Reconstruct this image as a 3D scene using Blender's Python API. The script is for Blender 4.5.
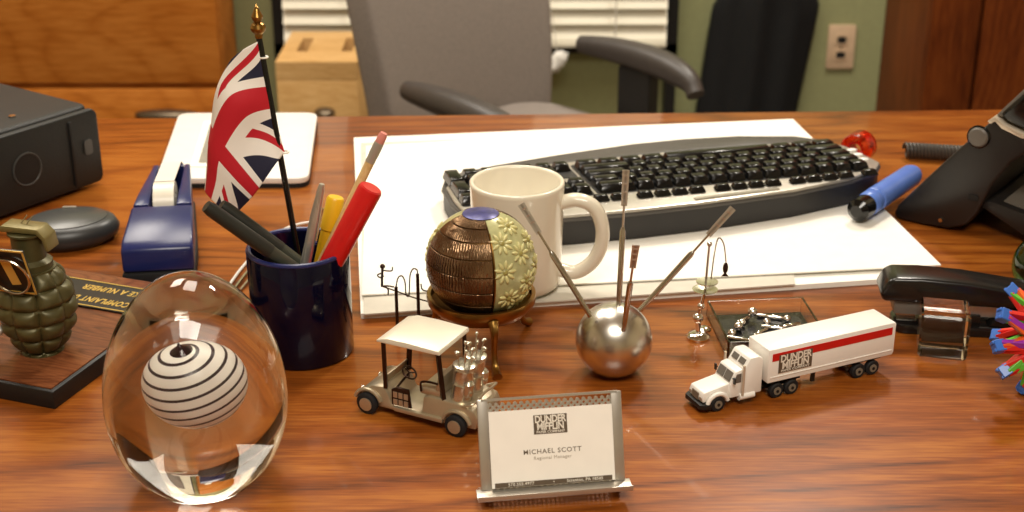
import bpy, bmesh, math, random
from mathutils import Vector, Matrix, Euler
random.seed(7)
R = math.radians
for o in list(bpy.data.objects): bpy.data.objects.remove(o)
SC = bpy.context.scene
COL = SC.collection

# ---------------------------------------------------------------- camera
F = 1450.0; TH = R(23.0); CH = 0.53            # focal length in px (1024x512 frame), pitch, height over the desk top (desk top is z=0)
cam = bpy.data.objects.new('camera', bpy.data.cameras.new('camera')); COL.objects.link(cam)
cam.location = (0, 0, CH); cam.rotation_euler = (R(90) - TH, 0, 0)
cam.data.sensor_width = 36; cam.data.lens = 36 * F / 1024
cam.data.dof.use_dof = True; cam.data.dof.focus_distance = 1.08; cam.data.dof.aperture_fstop = 10.0
cam.data.clip_start = 0.02
SC.camera = cam
# ---------------------------------------------------------------- world, lights, exposure
w = bpy.data.worlds.new('world'); SC.world = w; w.use_nodes = True
w.node_tree.nodes['Background'].inputs[0].default_value = (1.0, 0.88, 0.72, 1)
w.node_tree.nodes['Background'].inputs[1].default_value = 0.25
def area(name, loc, sx, sy, watts, col=(1.0, .925, .81), rot=(0, 0, 0)):
    l = bpy.data.lights.new(name, 'AREA'); l.shape = 'RECTANGLE'; l.size = sx; l.size_y = sy
    l.energy = watts; l.color = col
    o = bpy.data.objects.new(name, l); COL.objects.link(o); o.location = loc; o.rotation_euler = rot
    return o
area('ceiling_or_fill_lamp', (-0.25, 2.0, 1.93), .55, 1.1, 22)
area('ceiling_or_fill_lamp', (0.75, 2.75, 1.93), .28, .28, 40)
area('ceiling_or_fill_lamp', (-1.0, 2.5, 1.93), .55, 1.1, 30)  # fill lamp added to brighten the wooden cabinet at the left
area('ceiling_or_fill_lamp', (0.1, -0.5, 1.93), 1.1, .9, 56)  # added frontal fill behind the camera, lifts the surfaces facing it
SC.view_settings.view_transform = 'Standard'; SC.view_settings.look = 'None'
SC.view_settings.gamma = 1.0; SC.view_settings.use_curve_mapping = False
SC.view_settings.exposure = -0.06

# ---------------------------------------------------------------- pixel helpers (photo 1024x512)
def ray(px, py):
    v = (py - 256) / F; u = (px - 512) / F
    return Vector((u, math.cos(TH) - v * math.sin(TH), -math.sin(TH) - v * math.cos(TH)))
def G(px, py, z=0.0):                          # point at height z under a pixel
    d = ray(px, py); return d * ((z - CH) / d.z) + Vector((0, 0, CH))
def V(px, py, Y):                              # point on the upright plane y=Y under a pixel
    d = ray(px, py); return d * (Y / d.y) + Vector((0, 0, CH))

# ---------------------------------------------------------------- materials
MATS = {}
def srgb(r, g, b):
    f = lambda c: (c / 255 / 12.92) if c / 255 <= .04045 else ((c / 255 + .055) / 1.055) ** 2.4
    return (f(r), f(g), f(b), 1)
class N:
    def __init__(s, name):
        m = bpy.data.materials.new(name); m.use_nodes = True; s.m = m; s.t = m.node_tree
        s.p = s.t.nodes['Principled BSDF']; MATS[name] = m
    def node(s, typ, **kw):
        n = s.t.nodes.new(typ)
        for k, v in kw.items(): setattr(n, k, v)
        return n
    def link(s, a, b): s.t.links.new(a, b)
    def put(s, sock, v):
        if isinstance(v, bpy.types.NodeSocket): s.link(v, sock)
        else: sock.default_value = v
    def math(s, op, a, b=0.0, c=None):
        n = s.node('ShaderNodeMath', operation=op); s.put(n.inputs[0], a); s.put(n.inputs[1], b)
        if c is not None: s.put(n.inputs[2], c)
        return n.outputs[0]
    def mix(s, f, a, b):
        n = s.node('ShaderNodeMix', data_type='RGBA'); s.put(n.inputs[0], f); s.put(n.inputs[6], a); s.put(n.inputs[7], b)
        return n.outputs[2]
    def coord(s, out='Object', scale=(1, 1, 1), rot=(0, 0, 0)):
        c = s.node('ShaderNodeTexCoord'); mp = s.node('ShaderNodeMapping')
        mp.inputs['Scale'].default_value = scale; mp.inputs['Rotation'].default_value = rot
        s.link(c.outputs[out], mp.inputs[0]); return mp.outputs[0]
    def noise(s, vec, scale, detail=3, rough=.5, dist=0):
        n = s.node('ShaderNodeTexNoise'); s.link(vec, n.inputs['Vector'])
        n.inputs['Scale'].default_value = scale; n.inputs['Detail'].default_value = detail
        n.inputs['Roughness'].default_value = rough; n.inputs['Distortion'].default_value = dist
        return n.outputs['Fac']
    def ramp(s, f, stops):
        n = s.node('ShaderNodeValToRGB'); e = n.color_ramp.elements
        while len(e) < len(stops): e.new(.5)
        for i, (p, c) in enumerate(stops): e[i].position = p; e[i].color = c
        s.link(f, n.inputs[0]); return n.outputs[0]
    def bump(s, h, strength, dist):
        n = s.node('ShaderNodeBump'); n.inputs['Strength'].default_value = strength; n.inputs['Distance'].default_value = dist
        s.link(h, n.inputs['Height']); s.link(n.outputs[0], s.p.inputs['Normal'])
    def set(s, **kw):
        for k, v in kw.items(): s.put(s.p.inputs[k], v)
        return s
def plain(name, rgb, rough=.5, metal=0, var=.06, nscale=60, bump=0, bdist=.0005, **kw):
    """one colour with a slight procedural variation"""
    n = N(name); c = srgb(*rgb); v = n.coord()
    f = n.noise(v, nscale, 3)
    lo = tuple(x * (1 - var) for x in c[:3]) + (1,); hi = tuple(min(1, x * (1 + var)) for x in c[:3]) + (1,)
    n.set(**{'Base Color': n.ramp(f, [(.3, lo), (.7, hi)]), 'Roughness': rough, 'Metallic': metal})
    if bump: n.bump(f, bump, bdist)
    for k, x in kw.items(): n.put(n.p.inputs[k.replace('_', ' ')], x)
    return n.m
def glass(name, rgb=(255, 255, 255), rough=0.0, ior=1.48):
    n = N(name); v = n.coord(); f = n.noise(v, 30, 2); c = srgb(*rgb)
    n.set(**{'Base Color': n.ramp(f, [(0, tuple(x * .985 for x in c[:3]) + (1,)), (1, c)]), 'Roughness': rough, 'IOR': ior, 'Transmission Weight': 1.0})
    return n.m
def wood(name, dark, mid, light, axis='X', scale=1.0, rough=.35, coat=.0, contrast=1.0):
    n = N(name)
    ax = 'XYZ'.index(axis)
    st = lambda k: tuple((k if i == ax else 1) * scale for i in range(3))
    v = n.coord('Object', st(.22))
    big = n.noise(v, 2.2, 2, .45, .6)                         # cathedral figure
    rings = n.math('FRACT', n.math('MULTIPLY', big, 34.0))
    rings = n.math('POWER', n.math('ABSOLUTE', n.math('MULTIPLY_ADD', rings, 2.0, -1.0)), 3.0)
    pores = n.noise(n.coord('Object', st(.06)), 420, 2, .6, .2)
    fine = n.noise(n.coord('Object', st(.10)), 110, 4, .6, .2)
    mid_n = n.noise(n.coord('Object', st(.25)), 7, 4, .6, .4)
    f = n.math('ADD', n.math('MULTIPLY', rings, -.20 * contrast), n.math('ADD', n.math('MULTIPLY', fine, .55), n.math('ADD', n.math('MULTIPLY', mid_n, .60), n.math('MULTIPLY', pores, .42))))
    col = n.ramp(f, [(.44, srgb(*dark)), (.72, srgb(*mid)), (.90, srgb(*light))])
    n.set(**{'Base Color': col, 'Roughness': n.math('MULTIPLY_ADD', fine, .12, rough - .06), 'Coat Weight': coat, 'Coat Roughness': .07, 'Specular IOR Level': .2})
    n.bump(pores, .10, .0003)
    return n.m
wood('desk_wood', (76, 35, 9), (136, 71, 21), (164, 97, 34), 'X', 1.0, .34, .35)
wood('cabinet_wood', (140, 74, 20), (184, 108, 36), (204, 130, 56), 'X', 1.0, .5, .0, .6)
wood('door_wood', (70, 28, 8), (108, 50, 16), (130, 66, 24), 'Z', 1.0, .5, .0, .7)
wood('plaque_wood', (74, 38, 20), (108, 60, 34), (132, 78, 46), 'X', 5.0, .35, .2)
wood('box_wood', (186, 140, 80), (206, 162, 102), (222, 182, 124), 'X', 2.0, .6, .0, .5)
wood('pencil_wood', (196, 160, 100), (216, 182, 122), (228, 198, 142), 'Z', 8.0, .5)
plain('wall_green', (150, 152, 108), .8, var=.04, bump=.15)
plain('wall_beige', (196, 182, 150), .85, var=.04)
plain('ceiling_white', (216, 208, 190), .9, var=.05)
plain('carpet', (92, 80, 66), .95, var=.35, nscale=300, bump=.6, bdist=.003)
plain('black_paint', (18, 17, 16), .5)
plain('black_cloth', (10, 10, 11), .95, var=.2, nscale=40, bump=.2)
plain('blind_white', (240, 234, 214), .45, var=.02)
plain('outlet_plastic', (206, 178, 146), .4)
plain('chair_fabric', (134, 124, 116), .9, var=.16, nscale=420, bump=.5, bdist=.0008)
plain('chair_plastic', (66, 60, 56), .42, var=.1)
plain('dark_hole', (14, 12, 10), .7)
plain('pull_metal', (104, 92, 76), .35, .8)
plain('device_black', (18, 19, 18), .55, var=.25, nscale=500, bump=.35, bdist=.0004)
plain('device_gloss', (20, 21, 21), .6)
plain('silver_paint', (186, 180, 168), .3, .55)
plain('puck_dark', (50, 50, 50), .38)
plain('puck_top', (78, 78, 76), .3, .2)
plain('plate_black', (18, 16, 14), .35)
plain('gold_print', (206, 172, 84), .4, .4)
plain('olive_metal', (82, 76, 44), .42, .35, var=.18, nscale=90, bump=.2)
plain('olive_light', (122, 110, 66), .42, .4, var=.12)
plain('steel', (196, 190, 180), .2, 1.0, var=.04)
plain('brushed_steel', (196, 190, 180), .32, .75, var=.05)
plain('chrome', (226, 222, 216), .06, 1.0, var=.02)
plain('ball_steel', (218, 212, 202), .27, 1.0, var=.04)
plain('brass', (154, 118, 62), .3, 1.0, var=.12, nscale=120)
plain('brass_dark', (96, 70, 40), .38, 1.0, var=.2, nscale=120)
plain('navy_plastic', (30, 38, 92), .28, var=.05)
plain('navy_glaze', (7, 7, 30), .08, var=.1, Specular_IOR_Level=.3)
plain('rubber_black', (16, 16, 18), .7)
plain('white_plastic', (238, 236, 230), .3, var=.02)
plain('tape_white', (236, 230, 214), .25, var=.03)
plain('screen_grey', (150, 150, 140), .3, var=.1)
plain('paper_white', (246, 242, 232), .8, var=.02)
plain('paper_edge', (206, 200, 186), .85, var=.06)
plain('mug_glaze', (232, 224, 204), .18, var=.015, Coat_Weight=.4)
plain('kb_silver', (196, 190, 178), .28, .5)
plain('kb_grey', (74, 70, 66), .45, var=.08)
plain('kb_dark', (34, 32, 31), .5)
plain('key_black', (15, 15, 16), .19, var=.1)
plain('pen_olive', (58, 60, 50), .4)
plain('pen_olive_dark', (36, 38, 34), .4)
plain('red_plastic', (204, 22, 22), .3)
plain('yellow_plastic', (228, 182, 30), .35)
plain('pink_rubber', (214, 134, 120), .8)
plain('blue_plastic', (58, 96, 190), .3)
plain('blue_pale', (92, 126, 206), .3)
plain('black_gloss', (12, 12, 12), .14)
plain('cart_metal', (188, 174, 148), .36, .7, var=.07)
plain('cart_roof', (232, 224, 204), .35, .25, var=.02)
plain('pewter', (206, 200, 182), .22, .85, var=.06)
plain('dark_bronze', (58, 36, 24), .35, .7)
plain('truck_white', (242, 238, 230), .28, var=.015)
plain('truck_red', (200, 26, 22), .35)
plain('logo_brown', (92, 78, 62), .5)
plain('logo_light', (232, 226, 212), .5)
plain('ink_grey', (120, 108, 92), .6)
plain('ink_pale', (168, 156, 138), .6)
plain('stapler_black', (22, 20, 19), .2, var=.1)
plain('phone_black', (30, 27, 26), .38, var=.12, nscale=200)
plain('phone_gray', (104, 98, 90), .4)
plain('phone_trim', (206, 192, 172), .3, .4)
plain('cord_grey', (66, 60, 54), .5)
plain('toy_red', (214, 40, 36), .3); plain('toy_green', (96, 186, 60), .3)
plain('toy_purple', (150, 50, 170), .3); plain('toy_blue', (60, 110, 196), .3)
plain('toy_orange', (226, 96, 36), .3)
plain('window_dark', (40, 44, 40), .1)
plain('tray_black', (26, 26, 26), .25)
plain('dark_wine', (44, 16, 30), .2)
plain('flower_olive', (158, 146, 82), .3)
plain('flower_cream', (206, 198, 138), .28, .0, var=.15, nscale=200)
plain('flower_base', (184, 182, 132), .25, .1, var=.15, nscale=120)
plain('globe_blue', (62, 60, 120), .3, .2, var=.3, nscale=200)
glass('egg_glass', (255, 253, 246), 0.0, 1.5)
glass('cube_glass', (255, 252, 248), 0.0, 1.45)
glass('acrylic', (250, 244, 236), 0.0, 1.45)
glass('green_glass', (60, 120, 60), 0.05, 1.5)
glass('red_glass', (255, 96, 56), 0.15, 1.35)
# engraved dark copper of the globe panels
n = N('copper_panel'); c = n.node('ShaderNodeTexCoord'); sp = n.node('ShaderNodeSeparateXYZ'); n.link(c.outputs['Object'], sp.inputs[0])
f2 = n.noise(n.coord(), 40, 3); f3 = n.noise(n.coord('Object', (1, 1, 1)), 160, 2)
strokes = n.math('SINE', n.math('ADD', n.math('MULTIPLY', n.math('ARCTAN2', sp.outputs[1], sp.outputs[0]), 105.0), n.math('MULTIPLY', f3, 9.0)))
n.set(**{'Base Color': n.ramp(f2, [(.3, srgb(92, 66, 44)), (.7, srgb(158, 130, 100))]), 'Metallic': .9, 'Roughness': .26}); n.bump(n.math('MULTIPLY', strokes, f3), .8, .0006)
# spiral striped ball
n = N('stripe_ball'); c = n.node('ShaderNodeTexCoord'); sp = n.node('ShaderNodeSeparateXYZ'); n.link(c.outputs['Object'], sp.inputs[0])
ln = n.node('ShaderNodeVectorMath', operation='LENGTH'); n.link(c.outputs['Object'], ln.inputs[0])
th = n.math('ARCCOSINE', n.math('DIVIDE', sp.outputs[2], ln.outputs['Value']))
phi = n.math('ARCTAN2', sp.outputs[1], sp.outputs[0])
ph = n.math('FRACT', n.math('ADD', n.math('ADD', n.math('MULTIPLY', th, 180 / math.pi / 17.5), n.math('DIVIDE', phi, 2 * math.pi)), 10.0))
n.set(**{'Base Color': n.mix(n.math('LESS_THAN', ph, .24), srgb(246, 242, 236), srgb(40, 14, 26)), 'Roughness': .35})
# union flag
n = N('flag_cloth'); c = n.node('ShaderNodeTexCoord'); sp = n.node('ShaderNodeSeparateXYZ'); n.link(c.outputs['UV'], sp.inputs[0])
X = n.math('MULTIPLY', n.math('SUBTRACT', sp.outputs[0], .5), 56.0); Y = n.math('MULTIPLY', n.math('SUBTRACT', sp.outputs[1], .5), 30.0)
ax = n.math('ABSOLUTE', X); ay = n.math('ABSOLUTE', Y); sx = n.math('SIGN', X)
d1 = n.math('MULTIPLY', n.math('SUBTRACT', n.math('MULTIPLY', Y, 28 / 15), X), .472)
d2 = n.math('MULTIPLY', n.math('ADD', n.math('MULTIPLY', Y, 28 / 15), X), .472)
wd = n.math('MAXIMUM', n.math('LESS_THAN', n.math('ABSOLUTE', d1), 3.8), n.math('LESS_THAN', n.math('ABSOLUTE', d2), 3.8))
def halfred(d, sgn):
    e = n.math('MULTIPLY', n.math('MULTIPLY', d, sx), sgn)
    return n.math('MULTIPLY', n.math('GREATER_THAN', e, -.1), n.math('LESS_THAN', e, 2.0))
rd = n.math('MAXIMUM', halfred(d1, -1), halfred(d2, 1))
mn = n.math('MINIMUM', ax, ay)
col = n.mix(wd, srgb(22, 22, 50), srgb(240, 234, 226)); col = n.mix(rd, col, srgb(190, 18, 36))
col = n.mix(n.math('LESS_THAN', mn, 5.6), col, srgb(240, 234, 226)); col = n.mix(n.math('LESS_THAN', mn, 3.0), col, srgb(190, 18, 36))
n.set(**{'Base Color': col, 'Roughness': .75})

# ---------------------------------------------------------------- mesh builder
def rotto(d):
    return Vector((0, 0, 1)).rotation_difference(Vector(d).normalized()).to_matrix().to_4x4()
class MB:
    def __init__(s): s.bm = bmesh.new()
    def add(s, vs, fs, M=None):
        bv = [s.bm.verts.new((M @ Vector(v)) if M else Vector(v)) for v in vs]
        for f in fs:
            try: s.bm.faces.new([bv[i] for i in f])
            except ValueError: pass
        return s
    def box(s, c, sz, rot=None, taper=1.0, M=None):
        hx, hy, hz = sz[0] / 2, sz[1] / 2, sz[2] / 2
        vs = [(x * hx * (taper if z > 0 else 1), y * hy * (taper if z > 0 else 1), z * hz) for z in (-1, 1) for x, y in ((-1, -1), (1, -1), (1, 1), (-1, 1))]
        T = Matrix.Translation(c)
        if rot: T = T @ Euler(rot).to_matrix().to_4x4()
        if M: T = M @ T
        return s.add(vs, [(3, 2, 1, 0), (4, 5, 6, 7), (0, 1, 5, 4), (1, 2, 6, 5), (2, 3, 7, 6), (3, 0, 4, 7)], T)
    def bar(s, p0, p1, wd, th, up=(0, 0, 1)):
        p0 = Vector(p0); p1 = Vector(p1); d = (p1 - p0); z = d.normalized(); x = Vector(up).cross(z)
        if x.length < 1e-5: x = Vector((1, 0, 0)).cross(z)
        x.normalize(); y = z.cross(x); L = d.length
        M = Matrix((x, y, z)).transposed().to_4x4(); M.translation = (p0 + p1) / 2
        return s.box((0, 0, 0), (wd, th, L), M=M)
    def lathe(s, prof, n=32, M=None):
        vs = []; rows = []
        for r, z in prof:
            if r < 1e-7: rows.append([len(vs)]); vs.append((0, 0, z))
            else:
                rows.append(list(range(len(vs), len(vs) + n)))
                vs += [(r * math.cos(2 * math.pi * k / n), r * math.sin(2 * math.pi * k / n), z) for k in range(n)]
        fs = []
        for a, b in zip(rows, rows[1:]):
            for k in range(n):
                k2 = (k + 1) % n
                if len(a) == 1 and len(b) == 1: continue
                if len(a) == 1: fs.append((a[0], b[k2], b[k]))
                elif len(b) == 1: fs.append((a[k], a[k2], b[0]))
                else: fs.append((a[k], a[k2], b[k2], b[k]))
        if len(rows[0]) > 1 and prof[0] != prof[-1]: fs.append(tuple(reversed(rows[0])))
        if len(rows[-1]) > 1 and prof[0] != prof[-1]: fs.append(tuple(rows[-1]))
        return s.add(vs, fs, M)
    def cyl(s, p0, p1, r0, r1=None, n=16):
        p0 = Vector(p0); p1 = Vector(p1); r1 = r0 if r1 is None else r1
        return s.lathe([(r0, 0), (r1, (p1 - p0).length)], n, Matrix.Translation(p0) @ rotto(p1 - p0))
    def rod(s, p0, p1, prof, n=14):            # prof: (fraction along, radius)
        p0 = Vector(p0); p1 = Vector(p1); L = (p1 - p0).length
        return s.lathe([(r, t * L) for t, r in prof], n, Matrix.Translation(p0) @ rotto(p1 - p0))
    def ball(s, c, r, n=16, sc=(1, 1, 1), rot=None):
        m = n // 2
        M = Matrix.Translation(c)
        if rot: M = M @ Euler(rot).to_matrix().to_4x4()
        M = M @ Matrix.Diagonal((*sc, 1))
        return s.lathe([(r * math.sin(math.pi * i / m), -r * math.cos(math.pi * i / m)) for i in range(m + 1)], n, M)
    def tube(s, pts, r, n=8, closed=False):
        pts = [Vector(p) for p in pts]; k = len(pts); vs = []; up = None
        rr = r if isinstance(r, (list, tuple)) else [r] * k
        for i, p in enumerate(pts):
            a = pts[i - 1] if (i or closed) else p; b = pts[(i + 1) % k] if (i < k - 1 or closed) else p
            t = (b - a).normalized()
            if up is None:
                up = Vector((0, 0, 1)) if abs(t.z) < .9 else Vector((1, 0, 0))
            x = up.cross(t); x.normalize(); y = t.cross(x); up = y
            vs += [p + x * rr[i] * math.cos(2 * math.pi * j / n) + y * rr[i] * math.sin(2 * math.pi * j / n) for j in range(n)]
        fs = []
        for i in range(k if closed else k - 1):
            i2 = (i + 1) % k
            for j in range(n):
                j2 = (j + 1) % n; fs.append((i * n + j, i * n + j2, i2 * n + j2, i2 * n + j))
        if not closed: fs += [tuple(reversed(range(n))), tuple(range((k - 1) * n, k * n))]
        return s.add(vs, fs)
    def torus(s, c, R_, r, n=32, m=10, M=None):
        M = M or Matrix.Translation(c)
        return s.tube([M @ Vector((R_ * math.cos(2 * math.pi * k / n), R_ * math.sin(2 * math.pi * k / n), 0)) for k in range(n)], r, m, True)
    def prism(s, poly, y0, y1, M=None):        # polygon in xz, extruded along y
        k = len(poly)
        vs = [(x, y0, z) for x, z in poly] + [(x, y1, z) for x, z in poly]
        fs = [tuple(range(k)), tuple(reversed(range(k, 2 * k)))] + [(i, k + i, k + (i + 1) % k, (i + 1) % k) for i in range(k)]
        return s.add(vs, fs, M)
    def prismz(s, poly, z0, z1, M=None):       # polygon in xy, extruded along z
        k = len(poly)
        vs = [(x, y, z0) for x, y in poly] + [(x, y, z1) for x, y in poly]
        fs = [tuple(reversed(range(k))), tuple(range(k, 2 * k))] + [(i, (i + 1) % k, k + (i + 1) % k, k + i) for i in range(k)]
        return s.add(vs, fs, M)
    def grid(s, fn, nu, nv, thick=0.0):
        vs = [fn(i / nu, j / nv) for i in range(nu + 1) for j in range(nv + 1)]
        fs = [(i * (nv + 1) + j, (i + 1) * (nv + 1) + j, (i + 1) * (nv + 1) + j + 1, i * (nv + 1) + j + 1) for i in range(nu) for j in range(nv)]
        return s.add(vs, fs)
    def mesh(s, name, bevel=0, seg=2, ang=35, subd=0):
        bm = s.bm
        bmesh.ops.recalc_face_normals(bm, faces=bm.faces)
        if bevel:
            es = [e for e in bm.edges if len(e.link_faces) == 2 and e.calc_face_angle(0) > R(28)]
            bmesh.ops.bevel(bm, geom=es, offset=bevel, segments=seg, affect='EDGES', profile=.5, clamp_overlap=True)
        me = bpy.data.meshes.new(name); bm.to_mesh(me); bm.free()
        for p in me.polygons: p.use_smooth = True
        me.set_sharp_from_angle(angle=R(ang))
        return me
    def build(s, name, mat, parent=None, loc=None, rot=None, bevel=0, seg=2, ang=35):
        return mkobj(name, s.mesh(name, bevel, seg, ang), mat, parent, loc, rot)
def mkobj(name, me, mat, parent=None, loc=None, rot=None):
    if not me.materials: me.materials.append(MATS[mat])
    o = bpy.data.objects.new(name, me); COL.objects.link(o)
    if parent: o.parent = parent
    if loc is not None: o.location = loc
    if rot is not None: o.rotation_euler = rot
    return o
def tag(o, label, cat, group=None, kind=None):
    o['label'] = label; o['category'] = cat
    if group: o['group'] = group
    if kind: o['kind'] = kind
    return o
def thing(name, label, cat, loc=(0, 0, 0), rz=0, group=None, rot=None):
    o = bpy.data.objects.new(name, None); COL.objects.link(o); o.empty_display_size = .02
    o.location = loc; o.rotation_euler = rot if rot else (0, 0, rz)
    return tag(o, label, cat, group)
def struct(name, mb, mat, label, cat, **kw):
    return tag(mb.build(name, mat, **kw), label, cat, kind='structure')
def text(body, size, mat, parent, M, spacing=1.0, bold=0.0, align='CENTER', name='lettering', sx=1.0, ext=.00008):
    cu = bpy.data.curves.new('t', 'FONT'); cu.body = body; cu.size = size; cu.extrude = ext; cu.offset = bold
    cu.space_character = spacing; cu.align_x = align; cu.align_y = 'CENTER'; cu.resolution_u = 3
    o = bpy.data.objects.new('t', cu); COL.objects.link(o)
    dg = bpy.context.evaluated_depsgraph_get()
    me = bpy.data.meshes.new_from_object(o.evaluated_get(dg)); bpy.data.objects.remove(o)
    me.name = name; me.materials.clear(); me.transform(M @ Matrix.Diagonal((sx, 1, 1, 1)))
    return mkobj(name, me, mat, parent)
def frame(x, y, z, o):                          # matrix from axes and origin
    M = Matrix((Vector(x).normalized(), Vector(y).normalized(), Vector(z).normalized())).transposed().to_4x4(); M.translation = Vector(o); return M
def rrect(x0, x1, y0, y1, r, n=5):
    out = []
    for cx, cy, a0 in ((x1 - r, y1 - r, 0), (x0 + r, y1 - r, 90), (x0 + r, y0 + r, 180), (x1 - r, y0 + r, 270)):
        out += [(cx + r * math.cos(R(a0 + 90 * k / n)), cy + r * math.sin(R(a0 + 90 * k / n))) for k in range(n + 1)]
    return out
def catmull(P, t):
    n = len(P) - 1; i = min(int(t * n), n - 1); f = t * n - i
    p = [P[max(0, min(n, i + k))] for k in (-1, 0, 1, 2)]
    return .5 * ((2 * p[1]) + (p[2] - p[0]) * f + (2 * p[0] - 5 * p[1] + 4 * p[2] - p[3]) * f * f + (3 * p[1] - p[0] - 3 * p[2] + p[3]) * f ** 3)
def curve(P, n): P = [Vector(p) for p in P]; return [catmull(P, k / n) for k in range(n + 1)]

# ================================================================ THE ROOM
FZ = -.75; CZ = 1.95; WY = 3.6
struct('floor', MB().box((0, .6, FZ - .05), (4.4, 6.4, .1)), 'carpet', 'brown office carpet under the desk and chair', 'floor')
struct('ceiling', MB().box((0, .6, CZ + .05), (4.4, 6.4, .1)), 'ceiling_white', 'pale office ceiling above the desk', 'ceiling')
struct('wall_back', MB().box((0, WY + .05, .6), (4.4, .1, 2.7)), 'wall_green', 'sage green wall behind the office chair', 'wall')
struct('wall_left', MB().box((-2.15, .6, .6), (.1, 6.2, 2.7)), 'wall_beige', 'beige wall on the left side of the office', 'wall')
struct('wall_right', MB().box((2.15, .6, .6), (.1, 6.2, 2.7)), 'wall_beige', 'beige wall on the right side of the office', 'wall')
struct('wall_front', MB().box((0, -2.55, .6), (4.4, .1, 2.7)), 'wall_beige', 'beige wall opposite the green wall', 'wall')

# window with black uprights and white blinds
bl = V(281, 41, WY - .03); br = V(671, 41, WY - .03)
wx0, wx1, wz0 = bl.x, br.x, bl.z
wn = bpy.data.objects.new('window_1', None); COL.objects.link(wn); wn.location = ((wx0 + wx1) / 2, WY, wz0)
tag(wn, 'black framed window behind the white blinds', 'window', kind='structure')
hw = (wx1 - wx0) / 2
MB().box((0, -.006, .62), (2 * hw, .008, 1.24)).build('pane', 'window_dark', wn)
for sx_ in (-1, 1): MB().box((sx_ * (hw + .0), -.03, .62), (.026, .058, 1.3)).build('jamb', 'black_paint', wn)
MB().box((0, -.03, -.012), (2 * hw + .026, .058, .024)).build('sill', 'black_paint', wn)
MB().box((0, -.03, 1.262), (2 * hw + .026, .058, .03)).build('head', 'black_paint', wn)
t1 = MB().box((wx1, WY - .03, (FZ + wz0 - .024) / 2), (.026, .058, wz0 - .026 - FZ)); struct('trim_1', t1, 'black_paint', 'black upright strip below the window by the green wall', 'trim')
t1 = MB().box((wx0, WY - .03, (FZ + wz0 - .024) / 2), (.026, .058, wz0 - .026 - FZ)); struct('trim_2', t1, 'black_paint', 'black upright strip under the window behind the wooden box', 'trim')
bd = thing('window_blinds', 'white horizontal slat blinds behind the grey chair', 'blinds', ((wx0 + wx1) / 2, WY - .095, wz0))
sm = MB().box((0, 0, 0), (2 * hw - .04, .046, .0022), (R(62), 0, 0)).mesh('slat')
for k in range(30): mkobj('slat', sm, 'blind_white', bd, (0, 0, .042 + .039 * k))
MB().box((0, 0, .012), (2 * hw - .04, .032, .016)).build('bottom_rail', 'blind_white', bd, bevel=.003)
MB().box((0, 0, 1.215), (2 * hw - .04, .05, .04)).build('head_rail', 'blind_white', bd)
for fx in (-.6, .05, .7): MB().box((fx * hw, -.026, .6), (.004, .001, 1.2)).build('ladder_cord', 'paper_edge', bd)
# crumpled clear plastic pull of the blinds
cp = V(557, 62, WY - .14) - bd.location
m = MB().ball((0, 0, 0), .028, 12, (.7, .5, 1.2), (0, .6, 0))
for vtx in m.bm.verts: vtx.co *= random.uniform(.75, 1.2)
pl = m.build('cord_pull', 'white_plastic', bd, cp, ang=10)
MB().tube(curve([(0, 0, .02), (-.02, .02, .15), (-.06, .04, .3)], 8), .0015, 6).build('cord', 'paper_edge', pl)

# wooden credenza on the left
cr = V(222, 60, 3.4)
cx1 = cr.x
cb = thing('wood_cabinet', 'large honey brown wooden cabinet standing against the wall behind the black device', 'cabinet', ((cx1 - 1.9) / 2, 3.4, FZ))
W2 = (cx1 + 1.9) / 2
gapz = V(100, 84, 3.4).z - FZ
MB().box((0, .1, .8), (2 * W2, .19, 1.6)).build('body', 'cabinet_wood', cb)
MB().box((0, -.006, (gapz + 1.6) / 2 + .003), (2 * W2 - .004, .02, 1.6 - gapz - .006)).build('door', 'cabinet_wood', cb, bevel=.003)
dr = MB().box((0, -.006, gapz / 2 - .003), (2 * W2 - .004, .02, gapz - .012)).build('drawer', 'cabinet_wood', cb, bevel=.003)
def cup_pull(parent, p, wd):
    m = MB()
    def fn(u, v):
        a = math.pi * u; b = math.pi / 2 * v
        return Vector((-wd / 2 * math.cos(a), -.026 * math.sin(a) * math.cos(b) - .001, .017 * math.sin(b) * (.35 + .65 * math.sin(a))))
    m.grid(fn, 16, 6)
    o = m.build('pull', 'pull_metal', parent, p); md = o.modifiers.new('s', 'SOLIDIFY'); md.thickness = .003
    return o
hp = V(166, 116, 3.38); cup_pull(dr, (hp.x - cb.location.x, -.016, hp.z - FZ), .15)

# slotted wooden box
a = V(275, 62, 3.1); b = V(357, 62, 3.1)
bw = b.x - a.x
bx = thing('wooden_box', 'light wooden box with two dark slots in its top', 'box', ((a.x + b.x) / 2, 3.1, FZ))
bh = a.z - FZ; bd_ = .27
MB().box((0, bd_ / 2, bh / 2 - .02), (bw, bd_, bh - .04)).build('body', 'box_wood', bx, bevel=.003)
tp = MB()
xs = [-bw / 2, -.31 * bw, -.17 * bw, .25 * bw, .39 * bw, bw / 2]; ys = [0, .09, .21, bd_]
for i in range(5):
    for j in range(3):
        if j == 1 and i in (1, 3): continue
        tp.box(((xs[i] + xs[i + 1]) / 2, (ys[j] + ys[j + 1]) / 2, bh - .02), (xs[i + 1] - xs[i], ys[j + 1] - ys[j], .04))
bmesh.ops.remove_doubles(tp.bm, verts=tp.bm.verts, dist=1e-5)
tp.build('top', 'box_wood', bx)
for i in (1, 3): MB().box(((xs[i] + xs[i + 1]) / 2, .15, bh - .036), (xs[i + 1] - xs[i] - .001, .119, .004)).build('slot', 'dark_hole', bx)
hp = V(325, 114, 3.1); cup_pull(bx, (hp.x - bx.location.x, -.001, hp.z - FZ), .045)

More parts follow.
